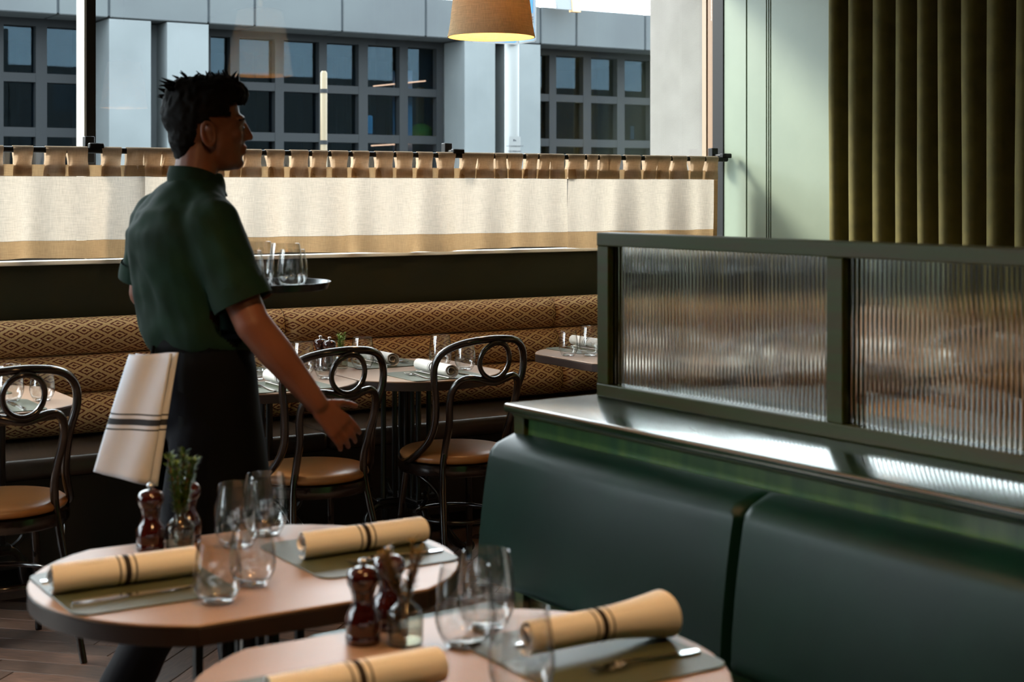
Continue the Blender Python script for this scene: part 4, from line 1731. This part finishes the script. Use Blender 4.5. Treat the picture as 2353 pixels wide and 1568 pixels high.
for r0, z0, dx in ((.064, 1.458, .028), (.061, 1.482, .028), (.058, 1.508, .024), (.061, 1.512, .024), (.070, 1.49, .028), (.074, 1.468, .032)):
    cr.append([(dx + r0 * math.cos(2 * PI * k / 28) * 1.02, r0 * math.sin(2 * PI * k / 28), z0 - .034 * (.5 + .5 * math.cos(2 * PI * k / 28)) ** 2) for k in range(28)])
obj('collar', G().rings(cr, cap=False), 'shirt', sho, 50)
# trousers
g = G()
hipr, hipl = Vector((.035, -.085, .93)), Vector((.035, .085, .93))
knr, ankr = Vector((-.045, -.095, .51)), Vector((-.255, -.10, .14))
knl, ankl = Vector((.16, .09, .50)), Vector((.20, .09, .10))
g.rings([ell_ring(.04, 0, .10, .145, 1.07), ell_ring(.035, 0, .118, .16, .98), ell_ring(.03, 0, .12, .165, .90), ell_ring(.03, 0, .10, .14, .84)])
for h_, k_, a_ in ((hipr, knr, ankr), (hipl, knl, ankl)):
    g.cone(h_, .092, k_, .066)
    g.cone(k_, .067, a_, .056)
remeshed('trousers', g, .008, 'trouser', per, 5, wrinkle=lambda c: .006 * noise.noise((c.x * 10, c.y * 10, c.z * 14)))
# shoes
for (ank, pitch, nm) in ((ankr, .55, 'shoe'), (ankl, 0, 'shoe')):
    q = G()
    q.rings([[( -.07 + .26 * t + 0, (.034 + .012 * math.sin(PI * min(1, t * 1.1))) * math.cos(a) * (1 - .5 * max(0, t - .85) / .15), (.02 + max(0, .07 * (1 - t * 1.5)) * .5) * math.sin(a) + .032 + max(0, .03 * (1 - t * 1.4))) for a in [2 * PI * k / 16 for k in range(16)]] for t in [i / 10 for i in range(11)]])
    q.xf(Matrix.Translation((ank.x, ank.y, ank.z - .095)) @ Matrix.Rotation(pitch, 4, 'Y'))
    zm = min(v.z for v in q.v)
    q.move(0, 0, .002 - zm)
    obj(nm, q, 'shoe', per, 50)
# apron: wrapped skirt panel open at the back, plus waistband
rg = []
for (z, cx, rx, ry) in ((1.075, .042, .115, .158), (1.0, .042, .128, .172), (.9, .045, .134, .178), (.8, .055, .14, .182), (.7, .065, .146, .186), (.6, .07, .15, .188), (.5, .072, .152, .188), (.42, .072, .153, .188)):
    row = []
    for k in range(41):
        a = math.radians(-140 + 280 * k / 40)
        wv = 1 + .02 * math.sin(a * 7 + z * 5) * (1.08 - z)
        row.append((cx + rx * math.cos(a) * wv, ry * math.sin(a) * wv, z))
    rg.append(row)
ap = obj('apron', G().rings(rg, cap=False, closed=False), 'apron', per, True, fix=False)
sm = ap.modifiers.new('thickness', 'SOLIDIFY')
sm.thickness = .003
rg = []
for (z, rr) in ((1.05, .0), (1.05, .006), (1.085, .006), (1.085, 0)):
    rg.append([(.042 + (.116 + rr) * math.cos(2 * PI * k / 40), (.158 + rr) * math.sin(2 * PI * k / 40), z) for k in range(40)])
obj('waistband', G().rings(rg, cap=False), 'apron', ap, True)
obj('apron_tie', G().tube(bez([(-.085, -.01, 1.065), (-.1, -.03, 1.0), (-.105, -.02, .93)], 10), .005, 6), 'apron', ap, True)

# service towel tucked into the waistband at the back
cor = [Lp(300, 815, -.06), Lp(398, 812, -.165), Lp(345, 1112, -.20), Lp(218, 1084, -.11)]
tow_o = cor[0].lerp(cor[1], .5)
tow_base = Vector((tow_o.x + WX, tow_o.y + WY, cor[3].z))
rg = []
for i in range(25):
    t = i / 24
    l, r = cor[0].lerp(cor[3], t), cor[1].lerp(cor[2], t)
    row = []
    for j in range(21):
        q = j / 20
        p = l.lerp(r, q)
        n_ = Vector((-.55, -.84, 0))
        p = p + n_ * (.012 * math.sin(q * 7 + t * 2) * (1 - .4 * t) + .02 * math.sin(PI * q))
        row.append(Vector((p.x + WX, p.y + WY, p.z)) - tow_base)
    rg.append(row)
tw = empty('service_towel', tow_base, label='white service towel with dark stripes hanging at the waiter\'s back', cat='towel')
to = obj('outer_fold', G().rings(rg, cap=False, closed=False), 'towel', tw, True, fix=False)
s1 = to.modifiers.new('thickness', 'SOLIDIFY')
s1.thickness = .004
rg2 = [[p + Vector((.012, .012, -.006 if i == 24 else 0)) + (rg[i][20] - rg[i][0]) * .08 for p in row] for i, row in enumerate(rg)]
t2 = obj('inner_fold', G().rings(rg2, cap=False, closed=False), 'towel', tw, True, fix=False)
s1 = t2.modifiers.new('thickness', 'SOLIDIFY')
s1.thickness = .004

# tray with glasses in the waiter's left hand
tz = tray_c.z
tr_w = Vector((WX + tray_c.x + .03, WY + tray_c.y, tz - .014))
obj('serving_tray', G().lathe([(.0005, 0), (.165, 0), (.172, .004), (.182, .022), (.185, .022), (.176, .0015 + .001), (.166, .003), (.0005, .003)], 48), 'tray', loc=tr_w, smooth=40, label='round black serving tray held up in front of the waiter', cat='tray')
for dx, dy, kind, lb in ((.03, -.09, 'wine', 'tall empty glass at the front of the waiter\'s tray'), (-.05, -.03, 'water', 'squat glass nearest the waiter\'s chest on the tray'), (.085, -.01, 'water', 'squat glass at the outer rim of the waiter\'s tray'), (.02, .08, 'wine', 'tall glass at the back of the waiter\'s tray')):
    put(kind, tr_w.x + dx, tr_w.y + dy, tr_w.z + .0032, 0, lb)
